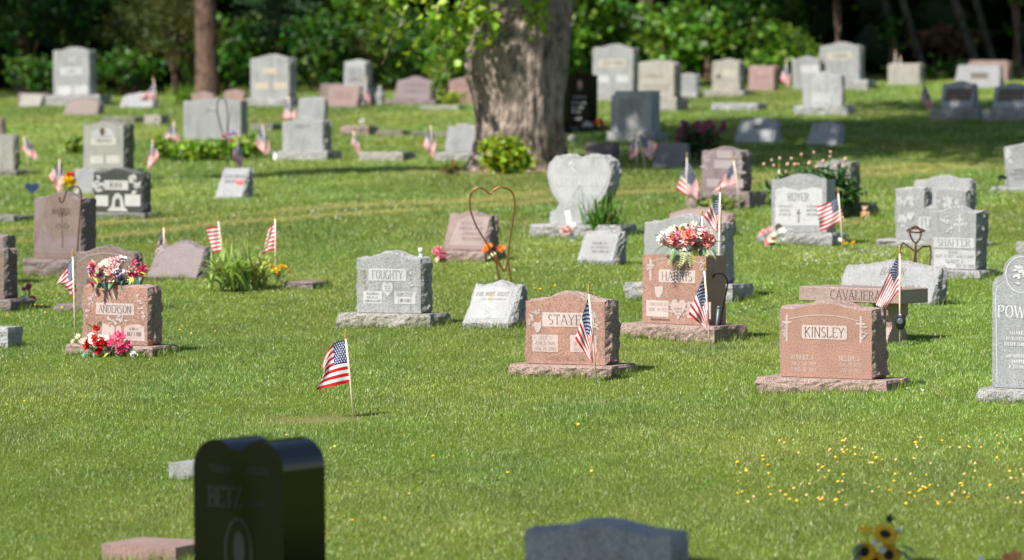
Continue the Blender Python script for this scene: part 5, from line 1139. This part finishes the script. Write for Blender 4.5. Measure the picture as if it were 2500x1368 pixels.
wire('wire_figure', 'rusty wire figure with round hat standing behind the bench', 'garden stake', g_, [('head', [(2235, 594), (2226, 585), (2221, 572), (2223, 560), (2230, 553), (2238, 553), (2247, 560), (2249, 572), (2245, 585), (2236, 594)], None), ('hat_brim', [(2214, 563, 0), (2222, 560, .06), (2236, 558, .08), (2250, 560, .06), (2258, 563, 0), (2250, 566, -.06), (2236, 568, -.08), (2222, 566, -.06), (2214, 563, 0)], None), ('leg', [(2236, 594), (2234, 620), (2228, 660), (2223, 705), (2221, 745)], None), ('leg', [(2236, 594), (2236, 640), (2236, 745)], None), ('arm', twist([(2234, 614), (2216, 601), (2204, 592), (2198, 605), (2199, 625)]), .008), ('arm', twist([(2238, 615), (2252, 603), (2271, 601), (2273, 625), (2268, 660), (2262, 690), (2258, 710)]), .008)], .0085, IRON)
wire('wire_heart', 'dark wire heart hook in front of the wide smooth grey headstone', 'garden stake', (556, 408), [('loop', [(553, 360), (545, 330), (533, 290), (529, 258), (534, 242), (543, 238), (552, 246), (556, 275), (555, 310), (553, 360), (556, 408)], None), ('stem', [(556, 320), (562, 280), (566, 258)], .005)], .009, BLACKI)
wire('solar_light', 'small dark solar lamp stake beside the right edge headstone', 'solar light', (2432, 472), [('stake', [(2430, 475), (2434, 455), (2441, 440), (2446, 434)], .006), ('lamp_head', [(2436, 434), (2446, 430), (2457, 436)], .022)], .006, BLACKI)
# bench
def bench():
    g0 = at(2215, 834); sc = FPX / g0.y; rot = 40; th = -R(rot); t = thing('granite_bench', (g0.x - .28, g0.y + .12, g0.z), 'brown granite bench lettered along its front edge', 'bench', None, th); ra = R(rot) - (2110 - 1250) / FPX
    zt = (834 - 703) / sc; hs_ = 36 / sc; L_ = 246 / sc / math.cos(ra); D_ = .40; cx = (2110 - 2131) / sc / math.cos(ra)
    face = granite('brown bench granite', (.32, .235, .205), .55, 1.5, 200, .4, stain_amt=.05)
    mb = MB(); x0, x1 = cx - L_ / 2, cx + L_ / 2; y0, y1 = -D_ / 2, D_ / 2; z0, z1 = zt - hs_, zt; e = .006
    P = []
    for z, i in ((z0, e), (z0 + e, 0), (z1 - e, 0), (z1, e)): P += [(x0 + i, y0 + i, z), (x1 - i, y0 + i, z), (x1 - i, y1 - i, z), (x0 + i, y1 - i, z)]
    mb.add(P, [(3, 2, 1, 0), (12, 13, 14, 15)] + [(k * 4 + i, k * 4 + (i + 1) % 4, k * 4 + 4 + (i + 1) % 4, k * 4 + 4 + i) for k in range(3) for i in range(4)])
    seat = mb.build('seat', face, t)
    for lx in (cx - L_ * .24, cx + L_ * .27):
        prof = [(-.15, -.1), (.15, -.1), (.15, .02), (.13, .06), (.085, .12), (.095, .18), (.14, .22), (.15, .27), (.13, z0 - .001), (-.13, z0 - .001), (-.15, .27), (-.14, .22), (-.095, .18), (-.085, .12), (-.13, .06), (-.15, .02)]
        n = len(prof); V = [(lx - .075, y, z) for y, z in prof] + [(lx + .075, y, z) for y, z in prof]
        F = [tuple(range(n)), tuple(range(2 * n - 1, n - 1, -1))] + [(i, n + i, n + (i + 1) % n, (i + 1) % n) for i in range(n)]
        link('leg', np_mesh('leg', V, F, [face]), t)
    # letters on the front edge
    V = []; F = []; xa = x0 + (2044 - 1987) / sc / math.cos(ra); xb = x0 + (2206 - 1987) / sc / math.cos(ra)
    for i, q in enumerate(text_quads('CAVALIERA', xb - xa, hs_ * .62, .085)):
        b = len(V); V += [((xa + xb) / 2 + a_, y0 - .0012 - .0001 * (i % 5), (z0 + z1) / 2 + c_) for a_, c_ in q]; F.append((b, b + 1, b + 2, b + 3))
    link('lettering', np_mesh('lettering', V, F, [plain('bench letters', (.03, .02, .02), .8)]), seat)
bench()
# black hat on the flag stick, pale boots by the bench
gb = at(2197, 846); sb = FPX / gb.y; t = thing('wreath_holder', Vector((gb.x, gb.y - .05, gb.z + 62 / sb)), 'round black disc holder on the flag stick by the bench', 'flag holder'); mb = MB(); mb.lathe([(.0, 0), (.05, 0), (.056, .006), (.05, .014), (.028, .02), (.0, .022)], 20); o = mb.build('disc', plain('black plastic', (.015, .015, .018), .35), t, True); o.rotation_euler = (R(90), 0, R(-22)); o.scale = (.85, 1.25, 1); mb = MB(); mb.lathe([(.020, .0215), (.026, .026), (.020, .027)], 16); o = mb.build('emblem', plain('worn silver', (.16, .16, .165), .4, .5), t, True); o.rotation_euler = (R(90), 0, R(-12))
gb = at(2176, 826); sb = FPX / gb.y; t = thing('garden_figurine', gb, 'weathered owl like figurine half hidden behind KINSLEY', 'figurine'); mb = MB(); mb.lathe([(.034, 0), (.042, .03), (.046, .10), (.04, .16), (.044, .20), (.036, .245), (.012, .262), (.0, .264)], 14); mb.build('body', plain('striped resin', (.20, .19, .17), .7, var=.6, scale=25), t, True)
for dx in (-.03, .03):
    mb = MB(); mb.lathe([(.028, -.01), (.03, .04), (.022, .10), (.01, .13)], 10, (dx, -.035, 0)); mb.build('foot', plain('pale resin', (.62, .56, .42), .7), t, True)

# ------------------------------------------------------------------ living plants
GRASSL = foliage('plant leaf', .3, .4, .4)
def blades(name, label, base, n, hpx, wpx, col, cat='plant', dead=.12, curl=1.0, seed=1, flower=None, wid=.011):
    """clump of arching strap leaves; hpx tall, wpx half spread"""
    g0 = at(*base); sc = FPX / g0.y; t = thing(name, g0, label, cat); rs = np.random.default_rng(seed); V = []; F = []; C = []
    H = hpx / sc; Wd = wpx / sc
    for i in range(n):
        a = rs.uniform(0, 6.283); q = rs.random() ** .7; L = H * rs.uniform(.55, 1.05); sp_ = Wd * q; bx = rs.normal() * Wd * .28; by = rs.normal() * Wd * .22
        c = np.array(col) * rs.uniform(.6, 1.35); 
        if rs.random() < dead: c = np.array([.38, .29, .10]) * rs.uniform(.7, 1.1)
        sd = np.array([-math.sin(a), math.cos(a), 0]) * wid * rs.uniform(.7, 1.3); k = 6; b = len(V)
        for j in range(k + 1):
            u_ = j / k; r_ = sp_ * u_ ** 1.3; z = L * (u_ * 1.6 - .85 * curl * q * u_ ** 2.6)
            p = np.array([bx + math.cos(a) * r_, by + math.sin(a) * r_, max(.01, z)]); wv = math.sin(math.pi * min(.97, .2 + .78 * u_))
            V += [p - sd * wv, p + sd * wv]; C += [c] * 2
        F += [(b + 2 * j, b + 2 * j + 1, b + 2 * j + 3, b + 2 * j + 2) for j in range(k)]
    link('leaves', np_mesh('leaves', V, np.array(F), [GRASSL], True, np.array(C)), t); return t, sc
blades('iris_clump', 'big clump of strappy green leaves right of the purple grey slant', (585, 708), 230, 92, 105, (.30, .42, .12), seed=2, dead=.16, wid=.014)
blades('lily_clump', 'green lily clump in front of the double heart headstone', (1470, 578), 150, 88, 72, (.11, .25, .03), seed=3, dead=.04)
blades('grass_tuft', 'bright grass tuft near the forked trunk at the back', (447, 256), 80, 38, 40, (.16, .28, .03), seed=4, dead=.05, wid=.02)
blades('weed_clump', 'yellowing weeds at the left of the maple roots', (1100, 432), 60, 42, 36, (.20, .19, .07), seed=5, dead=.4)
def leafy(name, label, base, ells, per, spread, leaf, col, cat='plant', blooms=None, up=.5, asp=.6, mat=None, flat=.7, var=.35, shell=.2, droop=.3):
    """ells in pixels: (px,py,rx,ry,n)"""
    g0 = at(*base); sc = FPX / g0.y; t = thing(name, g0, label, cat)
    E = [((x - base[0]) / sc, 0, (base[1] - y) / sc, rx / sc, rx / sc * .7, ry / sc, n) for x, y, rx, ry, n in ells]
    C = clumps(E, per, spread, flat, shell); C = C[C[:, 2] > .01]
    mb = MB()
    for e in E:
        for k in range(5): mb.tube([(e[0] * .3 + .02 * k - .04, .01 * k, -.02), (e[0] * .8 + rnd.uniform(-.5, .5) * e[3], rnd.uniform(-.1, .1), e[2] * .6), (e[0] + rnd.uniform(-.7, .7) * e[3], rnd.uniform(-.1, .1), e[2] + e[5] * .4)], [.008, .006, .003], 5)
    mb.build('stems', BARK2 if cat == 'shrub' else GREEN, t)
    link('leaves', leaf_mesh('leaves', C, leaf, col, mat or GRASSL, up=up, asp=asp, var=var, droop=droop), t)
    if blooms:
        for kind, me, n, (x0, y0, x1, y1) in blooms:
            for i in range(n):
                x, y = rnd.uniform(x0, x1), rnd.uniform(y0, y1); o = link(kind, me, t); o.location = ((x - base[0]) / sc, rnd.uniform(-.22, .05), (base[1] - y) / sc); aim(o, (rnd.uniform(-.6, .6), -.8, rnd.uniform(0, 1)), rnd.uniform(0, 6))
    return t, sc
for i, (x, y, w_) in enumerate([(400, 388, 24), (445, 392, 30), (492, 394, 32), (535, 394, 30), (580, 388, 26), (612, 382, 18)]):
    leafy('hosta', ['leftmost hosta of the bed before the wide grey headstone', 'second hosta of the bed from the left', 'third hosta of the bed, under the wide grey headstone', 'fourth hosta of the bed, left of the wire heart stem', 'fifth hosta of the bed, behind a flag', 'small hosta at the right end of the bed'][i], (x, y), [(x, y - 22, w_, 20, 46)], 4, .05, .15, (.20, .32, .035), asp=.5, up=.9, shell=.7)
leafy('hosta', 'pale hosta left of the oval portrait headstone', (178, 375), [(178, 355, 28, 18, 40)], 4, .05, .14, (.24, .34, .07), asp=.5, up=.9, shell=.7)
azm = petal_mat('azalea pink', (.36, .09, .17))
leafy('azalea_bush', 'dark azalea bush with pink blossoms on the shaded lawn', (1708, 402), [(1708, 352, 58, 44, 90)], 18, .07, .06, (.04, .085, .02), 'shrub', [('blossom', head_mesh('ball', .05, azm, 'azalea'), 26, (1652, 300, 1768, 345)), ('blossom', head_mesh('ball', .045, azm, 'azalea'), 8, (1690, 292, 1740, 312)), ('blossom', head_mesh('ball', .045, azm, 'azalea'), 8, (1650, 330, 1690, 370))])
leafy('basal_shrub', 'yellow green shoots growing at the foot of the maple', (1235, 428), [(1232, 372, 58, 40, 70), (1250, 400, 45, 22, 30)], 14, .07, .11, (.26, .34, .025), 'shrub', asp=.8, up=.5)
t_, sc_ = leafy('peony_bush', 'leafy peony bush with many pale pink buds behind ROYER', (2000, 536), [(1985, 442, 78, 26, 50), (2062, 470, 22, 60, 44), (1900, 470, 18, 50, 14)], 11, .06, .11, (.055, .13, .03), 'shrub', asp=.32, up=.4)
budm = petal_mat('peony bud', (.58, .33, .25)); mbs = MB(); budme = MB(); budme.lathe([(.0, -.028), (.018, -.022), (.026, -.004), (.022, .016), (.01, .028), (.0, .03)], 10); bme = np_mesh('bud', budme.V, budme.F, [budm], True)
for (x, y) in [(1885, 392), (1865, 402), (1957, 378), (1933, 388), (1987, 373), (2027, 372), (2028, 383), (2065, 390), (1922, 402), (1940, 402), (1949, 403), (1978, 398), (1995, 408), (1919, 421), (1876, 450), (2060, 408), (2040, 407), (1904, 388), (2010, 395), (1975, 400), (1890, 405)]:
    o = link('bud', bme, t_); p = Vector(((x - 2000) / sc_, rnd.uniform(-.1, .1), (536 - y) / sc_)); o.location = p; o.rotation_euler = (rnd.uniform(-.4, .4), rnd.uniform(-.4, .4), 0); o.scale = (rnd.uniform(.6, .95),) * 3; mbs.tube([(p.x * .75, 0, p.z * .55), (p.x * .93, p.y * .6, p.z * .85), p - Vector((0, 0, .02))], .004, 5)
mbs.build('bud_stems', GREEN, t_)
leafy('fern_clump', 'pale ferny weeds before the brown mauve headstone', (1755, 512), [(1752, 498, 55, 14, 40)], 8, .05, .10, (.22, .30, .07), asp=.4, up=.8)
leafy('lime_bush', 'small lime bush left of the maple at the back', (1105, 255), [(1104, 240, 26, 12, 26)], 8, .06, .10, (.30, .38, .05), asp=.6)
g1 = at(676, 690); s1 = FPX / g1.y
bouquet('yellow mums beside the stripe showing flag', g1, s1, 676, 690, scatter_heads([(652, 645, 700, 672, 15, 6, 'ball', YELL, 'yellow')], 4) + [(647, 644, 5, 'ball', YELL, 'yellow'), (709, 663, 5, 'ball', YELL, 'yellow')], [(660, 678, -.5, .8, 16, 'leaf', GREEN, 'green'), (690, 680, .5, .7, 16, 'leaf', GREEN, 'green')], fwd=0)
# wreath
gw = at(2306, 528); sw = FPX / gw.y; t = thing('wreath', Vector((gw.x, gw.y - .22, gw.z + (528 - 470) / sw)), 'teal green wreath leaning on the pale slant headstone', 'wreath'); Cw = []
for i in range(420): a_ = rnd.uniform(0, 6.28); Cw.append([math.cos(a_) * 25 / sw + rnd.gauss(0, .02), rnd.gauss(0, .02), math.sin(a_) * 26 / sw + rnd.gauss(0, .02)])
link('greenery', leaf_mesh('greenery', Cw, .07, (.02, .13, .12), GRASSL, asp=.25, up=0), t); mb = MB(); mb.tube([(math.cos(i * .393) * 25 / sw, .01, math.sin(i * .393) * 26 / sw) for i in range(17)], .012, 6); mb.build('ring', GREEN, t)
# small flower groups
def small(label, base, specs, lv=(), seed=1, fwd=0.0, **k):
    g1 = at(*base); return bouquet(label, g1, FPX / g1.y, base[0], base[1], scatter_heads(specs, seed), list(lv), fwd=fwd, **k)
small('pink rose bunch at the left foot of the rose pink slant', (1073, 642), [(1060, 603, 1088, 632, 12, 8, 'ball', PINK2, 'pink'), (1058, 630, 1072, 642, 3, 5, 'daisy', CREAM, 'cream', CREAM)], [(1078, 636, .3, .5, 12, 'leaf', GREEN, 'green')])
small('orange and yellow flowers at the right foot of the rose pink slant', (1205, 640), [(1178, 598, 1226, 616, 9, 10, 'lily', ORAN, 'orange'), (1182, 616, 1208, 632, 5, 6, 'daisy', CREAM, 'cream', CREAM)], seed=2)
small('pink and cream bunch at the left foot of ROYER', (1890, 601), [(1860, 555, 1885, 595, 7, 9, 'lily', PINK2, 'pink'), (1880, 572, 1896, 594, 4, 8, 'daisy', CREAM, 'cream', YELL), (1896, 560, 1918, 582, 4, 9, 'lily', WHITE, 'white')], [(1905, 590, .5, .1, 16, 'leaf', GREEN, 'green'), (1895, 596, .2, .1, 14, 'leaf', GREEN, 'green')], seed=3)
small('white and yellow blooms under the wide open flag', (2038, 600), [(2024, 580, 2052, 598, 9, 5, 'daisy', WHITE, 'white', YELL)], seed=4)
small('yellow wildflowers under the wide open flag', (2062, 606), [(2050, 586, 2086, 602, 6, 4, 'ball', YELL, 'yellow')], seed=5)
small('pink bloom over a white stone at the left edge', (70, 750), [(58, 697, 82, 712, 5, 7, 'ball', PINK2, 'pink'), (75, 726, 88, 740, 3, 6, 'ball', PINK, 'hot')], [(60, 730, -.5, 1, 16, 'leaf', GREEN, 'green')], seed=6)
gq = at(60, 752); t = thing('white_vase', gq, 'chalk white rounded stone vase at the left edge', 'vase'); mb = MB(); mb.lathe([(.05, -.02), (.062, .0), (.066, .03), (.056, .075), (.034, .10), (.0, .108)], 12); mb.build('body', plain('chalk white', (.82, .82, .80), .7), t, True); mb = MB(); mb.lathe([(.020, .100), (.024, .116), (.018, .118)], 10); mb.build('rim', plain('chalk white', (.82, .82, .80), .7), t, True)
small('red and yellow flowers above the tall brown headstone', (172, 500), [(160, 418, 182, 432, 4, 7, 'ball', RED, 'red'), (156, 432, 184, 450, 6, 8, 'ball', YELL, 'yellow')], [(180, 440, .6, .5, 16, 'leaf', GREEN, 'green'), (165, 448, -.4, .2, 14, 'leaf', GREEN, 'green')], seed=7)
small('flowers around the foot of the dark wire heart', (560, 380), [(540, 322, 585, 342, 4, 6, 'ball', RED, 'red'), (545, 318, 590, 345, 5, 6, 'ball', WHITE, 'white'), (560, 320, 590, 340, 3, 6, 'ball', PURP, 'lilac')], seed=8)
small('white and red flowers on the ledge of the black portrait stone', (1445, 322), [(1418, 300, 1455, 315, 6, 7, 'ball', WHITE, 'white'), (1452, 292, 1475, 312, 4, 7, 'ball', RED, 'red')], seed=9, fwd=-.12)
small('white flower on the pinkish flat marker', (885, 308), [(880, 293, 890, 302, 3, 5, 'ball', WHITE, 'white'), (855, 322, 862, 330, 2, 5, 'ball', WHITE, 'white')], seed=10)
small('tiny orange bloom at the corner of the dark polished headstone', (226, 470), [(222, 432, 230, 442, 3, 5, 'ball', ORAN, 'orange')], seed=11)
# white cross with ribbon
gx = at(1394, 590); sx = FPX / gx.y; t = thing('white_cross', gx, 'white wooden cross with blush flowers before the double heart', 'cross'); mb = MB()
def slab(mb, p, q, w_, d=.012):
    p, q = Vector((p[0], 0, p[1])), Vector((q[0], 0, q[1])); dd = (q - p).normalized(); nn = Vector((-dd.z, 0, dd.x)) * w_ / 2; y = Vector((0, d, 0))
    V = [p - nn - y, p + nn - y, q + nn - y, q - nn - y, p - nn + y, p + nn + y, q + nn + y, q - nn + y]; mb.add(V, [(0, 1, 2, 3), (7, 6, 5, 4), (0, 4, 5, 1), (1, 5, 6, 2), (2, 6, 7, 3), (3, 7, 4, 0)])
slab(mb, (6 / sx, -.03), (-10 / sx, 76 / sx), .06); o = mb.build('upright', plain('white paint', (.8, .8, .8), .5), t); mb = MB(); slab(mb, (-24 / sx, 20 / sx), (10 / sx, 45 / sx), .045, .009); mb.build('crossbar', plain('white paint', (.8, .8, .8), .5), t)
for i in range(7): put(t, head_mesh('ball', .04, BLUSH, 'blush'), 'flower', ((-10 + rnd.uniform(-12, 8)) / sx, -.03, (32 + rnd.uniform(-10, 10)) / sx), (0, -1, .3))
# teddy bear
gt = at(2112, 532); s2 = FPX / gt.y; t = thing('teddy_bear', gt, 'tan teddy bear sitting on the base behind ROYER', 'toy'); V = []; mb = MB(); fur = plain('tan plush', (.42, .27, .14), .95, var=.3, scale=80); k = 30 / s2 / .18
mb.lathe([(.0, 0), (.05 * k, .01 * k), (.058 * k, .045 * k), (.042 * k, .085 * k), (.026 * k, .095 * k), (.042 * k, .115 * k), (.044 * k, .14 * k), (.03 * k, .165 * k), (0, .172 * k)], 12)
for dx in (-1, 1): mb.lathe([(0, 0), (.016 * k, .008 * k), (.016 * k, .02 * k), (0, .028 * k)], 8, (dx * .034 * k, 0, .152 * k)); mb.tube([(dx * .04 * k, -.01, .08 * k), (dx * .065 * k, -.04 * k, .05 * k)], [.018 * k, .014 * k], 8); mb.tube([(dx * .03 * k, -.02 * k, .02 * k), (dx * .055 * k, -.08 * k, .018 * k)], [.022 * k, .022 * k], 8)
mb.build('body', fur, t, True); mb = MB(); mb.lathe([(.018 * k, 0), (.015 * k, .008 * k), (.004 * k, .014 * k)], 8); o = mb.build('muzzle', plain('pale plush', (.6, .45, .3), .95), t, True); o.location = (0, -.04 * k, .13 * k); o.rotation_euler = (R(90), 0, 0)
# blue heart on a stake, grey urn, white bottle
t = wire('heart_stake', 'navy blue heart plaque on a stake at far left', 'garden stake', (78, 505), [('stake', [(77, 508), (77, 470)], .004)], .004, BLACKI); s3 = FPX / at(78, 505).y; pts = []
for i in range(28):
    q = 2 * math.pi * i / 28; pts.append((math.sin(q) ** 3 * 17 / s3, (13 * math.cos(q) - 5 * math.cos(2 * q) - 2 * math.cos(3 * q) - math.cos(4 * q)) / 17 * 16 / s3 + 46 / s3))
V = [(x, -.008, z) for x, z in pts] + [(x, .004, z) for x, z in pts]; link('plaque', np_mesh('plaque', V, [tuple(range(27, -1, -1)), tuple(range(28, 56))] + [(i, (i + 1) % 28, 28 + (i + 1) % 28, 28 + i) for i in range(28)], [plain('navy enamel', (.02, .045, .12), .4)]), t)
gu = at(928, 258); s4 = FPX / gu.y; k = 50 / s4; t = thing('stone_urn', gu, 'small grey stone urn right of the salmon slant', 'urn'); mb = MB(); mb.lathe([(.22 * k, 0), (.22 * k, .1 * k), (.12 * k, .18 * k), (.24 * k, .4 * k), (.22 * k, .6 * k), (.1 * k, .7 * k), (.12 * k, .78 * k), (.03 * k, .98 * k), (0, k)], 12); mb.build('body', smat('slate', 'rock'), t, True); mb = MB(); mb.lathe([(.13 * k, .76 * k), (.15 * k, .79 * k), (.13 * k, .81 * k)], 12); mb.build('lid_rim', smat('slate', 'face'), t, True)
gu = at(674, 394); s4 = FPX / gu.y; k = 28 / s4; t = thing('bottle', gu, 'white bottle with dark cap at the white base corner', 'bottle'); mb = MB(); mb.lathe([(.2 * k, 0), (.22 * k, .05 * k), (.22 * k, .5 * k), (.1 * k, .7 * k), (.1 * k, .8 * k)], 12); mb.build('body', plain('white plastic', (.78, .77, .72), .5), t, True); mb = MB(); mb.lathe([(.13 * k, .78 * k), (.13 * k, k), (.1 * k, 1.02 * k)], 12); mb.build('cap', plain('navy enamel', (.02, .045, .12), .4), t, True)
gu = at(1027, 655); s4 = FPX / gu.y; k = 48 / s4; t = thing('glass_vial', gu, 'slim clear tube standing behind FOUGHTY', 'vase'); mb = MB(); mb.lathe([(.08 * k, 0), (.09 * k, .1 * k), (.09 * k, .8 * k)], 12); mb.build('tube', plain('frosted glass', (.45, .52, .50), .15), t, True); mb = MB(); mb.lathe([(.11 * k, .78 * k), (.11 * k, k), (.06 * k, 1.02 * k)], 12); mb.build('cap', plain('white plastic', (.78, .77, .72), .5), t, True)
gu = at(1397, 348); s4 = FPX / gu.y; k = 20 / s4; t = thing('white_vase', gu, 'cream egg shaped vase under the black portrait stone', 'vase'); mb = MB(); mb.lathe([(.3 * k, 0), (.5 * k, .2 * k), (.48 * k, .55 * k), (.25 * k, .9 * k), (0, k)], 12); mb.build('body', plain('cream ceramic', (.72, .66, .5), .4), t, True)
# sunflowers and an orange bloom in the near foreground
gs = at(2150, 1500); s5 = FPX / gs.y
SUNY = petal_mat('sunflower', (.80, .48, .01))
bouquet('dark hearted sunflower bunch in shade at the bottom edge', gs, s5, 2150, 1500, [(2157, 1303, 33, 'sun', SUNY, 'sun', DARKC), (2110, 1345, 30, 'sun', SUNY, 'sun', DARKC), (2165, 1352, 32, 'sun', SUNY, 'sun', DARKC), (2136, 1372, 30, 'sun', SUNY, 'sun', DARKC), (2112, 1295, 20, 'lily', SUNY, 'sun'), (2135, 1320, 12, 'daisy', WHITE, 'white', CREAM), (2150, 1338, 10, 'daisy', WHITE, 'white', CREAM), (2190, 1290, 9, 'daisy', WHITE, 'white', CREAM)],
        [(2190, 1330, 1, -.1, 50, 'leaf', TEAL, 'teal'), (2185, 1340, 1, -.4, 50, 'leaf', TEAL, 'teal'), (2110, 1325, -1, -.3, 46, 'leaf', TEAL, 'teal'), (2105, 1340, -1, -.7, 44, 'leaf', TEAL, 'teal'), (2165, 1275, .1, 1, 36, 'leaf', TEAL, 'teal'), (2170, 1275, .4, .8, 30, 'leaf', GREEN, 'green'), (2180, 1300, .8, .5, 30, 'leaf', TEAL, 'teal')], fwd=-.05)
small('orange silk bloom cut by the bottom right edge', (2460, 1480), [(2435, 1356, 2485, 1385, 5, 22, 'lily', petal_mat('pale orange', (.80, .40, .14)), 'porange'), (2390, 1362, 2400, 1370, 1, 10, 'daisy', WHITE, 'white', CREAM)], [(2450, 1390, -.5, -.2, 30, 'leaf', GREEN, 'green')], seed=15)
# longer grass the mower missed along the near bases
V = []; C = []; rs = np.random.default_rng(4)
for (o_, th, Wf, Df) in FEET:
    ca, sa = math.cos(th), math.sin(th)
    for side in range(3):
        L_ = Wf if side == 0 else Df
        for i in range(int(L_ * 330)):
            a_ = rs.uniform(-.5, .5) * L_; e_ = .015 + abs(rs.normal()) * .03
            lx, ly = (a_, -Df / 2 - e_) if side == 0 else ((Wf / 2 + e_, a_) if side == 1 else (-Wf / 2 - e_, a_))
            x, y = o_.x + lx * ca - ly * sa, o_.y + lx * sa + ly * ca; z = float(gz(x, y)) - .004
            h = rs.uniform(.03, .085) * (.6 + .8 * float(vnoise(np.array([x * 9]), np.array([y * 9]))[0])); q = rs.uniform(0, 6.283); wd = .0032; ln = h * rs.uniform(.1, .6); l2 = rs.uniform(0, 6.283)
            V += [(x - math.cos(q) * wd, y - math.sin(q) * wd, z), (x + math.cos(q) * wd, y + math.sin(q) * wd, z), (x + math.cos(l2) * ln, y + math.sin(l2) * ln, z + h)]
            c_ = np.array([.16, .25, .03] if rs.random() > .16 else [.36, .36, .16]) * rs.uniform(.5, 1.4); C += [c_] * 3
o = link('edge_grass', np_mesh('edge_grass', V, np.arange(len(V)).reshape(-1, 3), [foliage('grass blades')], False, np.array(C))); tag(o, 'longer untrimmed grass along the headstone bases', 'grass', kind='stuff')
# low weeds in the lawn, uncounted
C = []; rs = random.Random(19)
for i in range(220):
    x, y = rs.uniform(-40, 2540), rs.uniform(560, 1368); g1 = at(x, y)
    for k in range(rs.randint(4, 12)): C.append((g1.x + rs.gauss(0, .05), g1.y + rs.gauss(0, .09), g1.z + rs.uniform(.012, .045)))
o = link('lawn_weeds', leaf_mesh('lawn_weeds', C, .021, (.16, .27, .035), GRASSL, var=.3, up=1.2, asp=.6)); tag(o, 'low broad leaved weeds mixed into the lawn', 'weeds', kind='stuff')
# dandelions, countable
DND = MB(); DND.lathe([(.003, 0), (.0125, .002), (.013, .006), (.008, .011), (.0, .012)], 8); dm = np_mesh('bloom', DND.V, DND.F, [petal_mat('dandelion', (.80, .50, .015))], True)
DND2 = MB(); DND2.lathe([(.002, 0), (.008, .002), (.010, .008), (.004, .015), (.0, .016)], 8); dm2 = np_mesh('bloom', DND2.V, DND2.F, [petal_mat('faded dandelion', (.72, .48, .20))], True)
pos = []; rs = random.Random(5)
for i in range(125): 
    x = rs.uniform(1800, 2510); y = rs.uniform(1096, 1262)
    if y < 1140 and x < 1900: x += 250
    pos.append((x, y))
pos += [(1058, 1147), (1412, 1064), (1445, 1175), (808, 1118), (818, 1115), (1702, 849), (1175, 805), (2062, 1102), (1320, 722), (1340, 722), (1305, 722), (1355, 720), (1232, 675), (130, 733), (85, 765), (102, 768), (152, 768), (80, 786), (20, 790), (110, 785), (527, 829), (1655, 700), (2475, 575), (2490, 578), (2465, 572), (1945, 698), (440, 825), (468, 835), (860, 1300), (940, 1303), (1240, 1190), (2005, 940), (1560, 705), (60, 1008), (700, 1095), (2200, 955), (1000, 1240)]
for i, (x, y) in enumerate(pos):
    g1 = at(x, y); h_ = rs.uniform(.055, .085); o = link('dandelion', dm if rs.random() < .45 else dm2); o.location = (g1.x, g1.y, g1.z + h_); o.rotation_euler = (rs.uniform(-.2, .7), rs.uniform(-.4, .3), rs.uniform(0, 6)); o.scale = (rs.uniform(.6, 1.1),) * 3
    tag(o, 'small yellow dandelion flower head in the grass', 'dandelion', 'dandelions scattered in the lawn')
# white clover in the lawn, uncounted
C = []; rs = random.Random(9)
for i in range(150):
    x, y = (rs.uniform(1960, 2200), rs.uniform(618, 655)) if i < 60 else ((rs.uniform(560, 1000), rs.uniform(500, 545)) if i < 110 else (rs.uniform(900, 2400), rs.uniform(560, 1000)))
    g1 = at(x, y); C.append((g1.x, g1.y, g1.z + .05))
o = link('clover', leaf_mesh('clover', np.array(C * 4) + rng.normal(size=(600, 3)) * .006, .022, (.62, .62, .52), GRASSL, var=.1, up=1)); tag(o, 'tiny white clover heads sprinkled through the lawn', 'clover', kind='stuff')
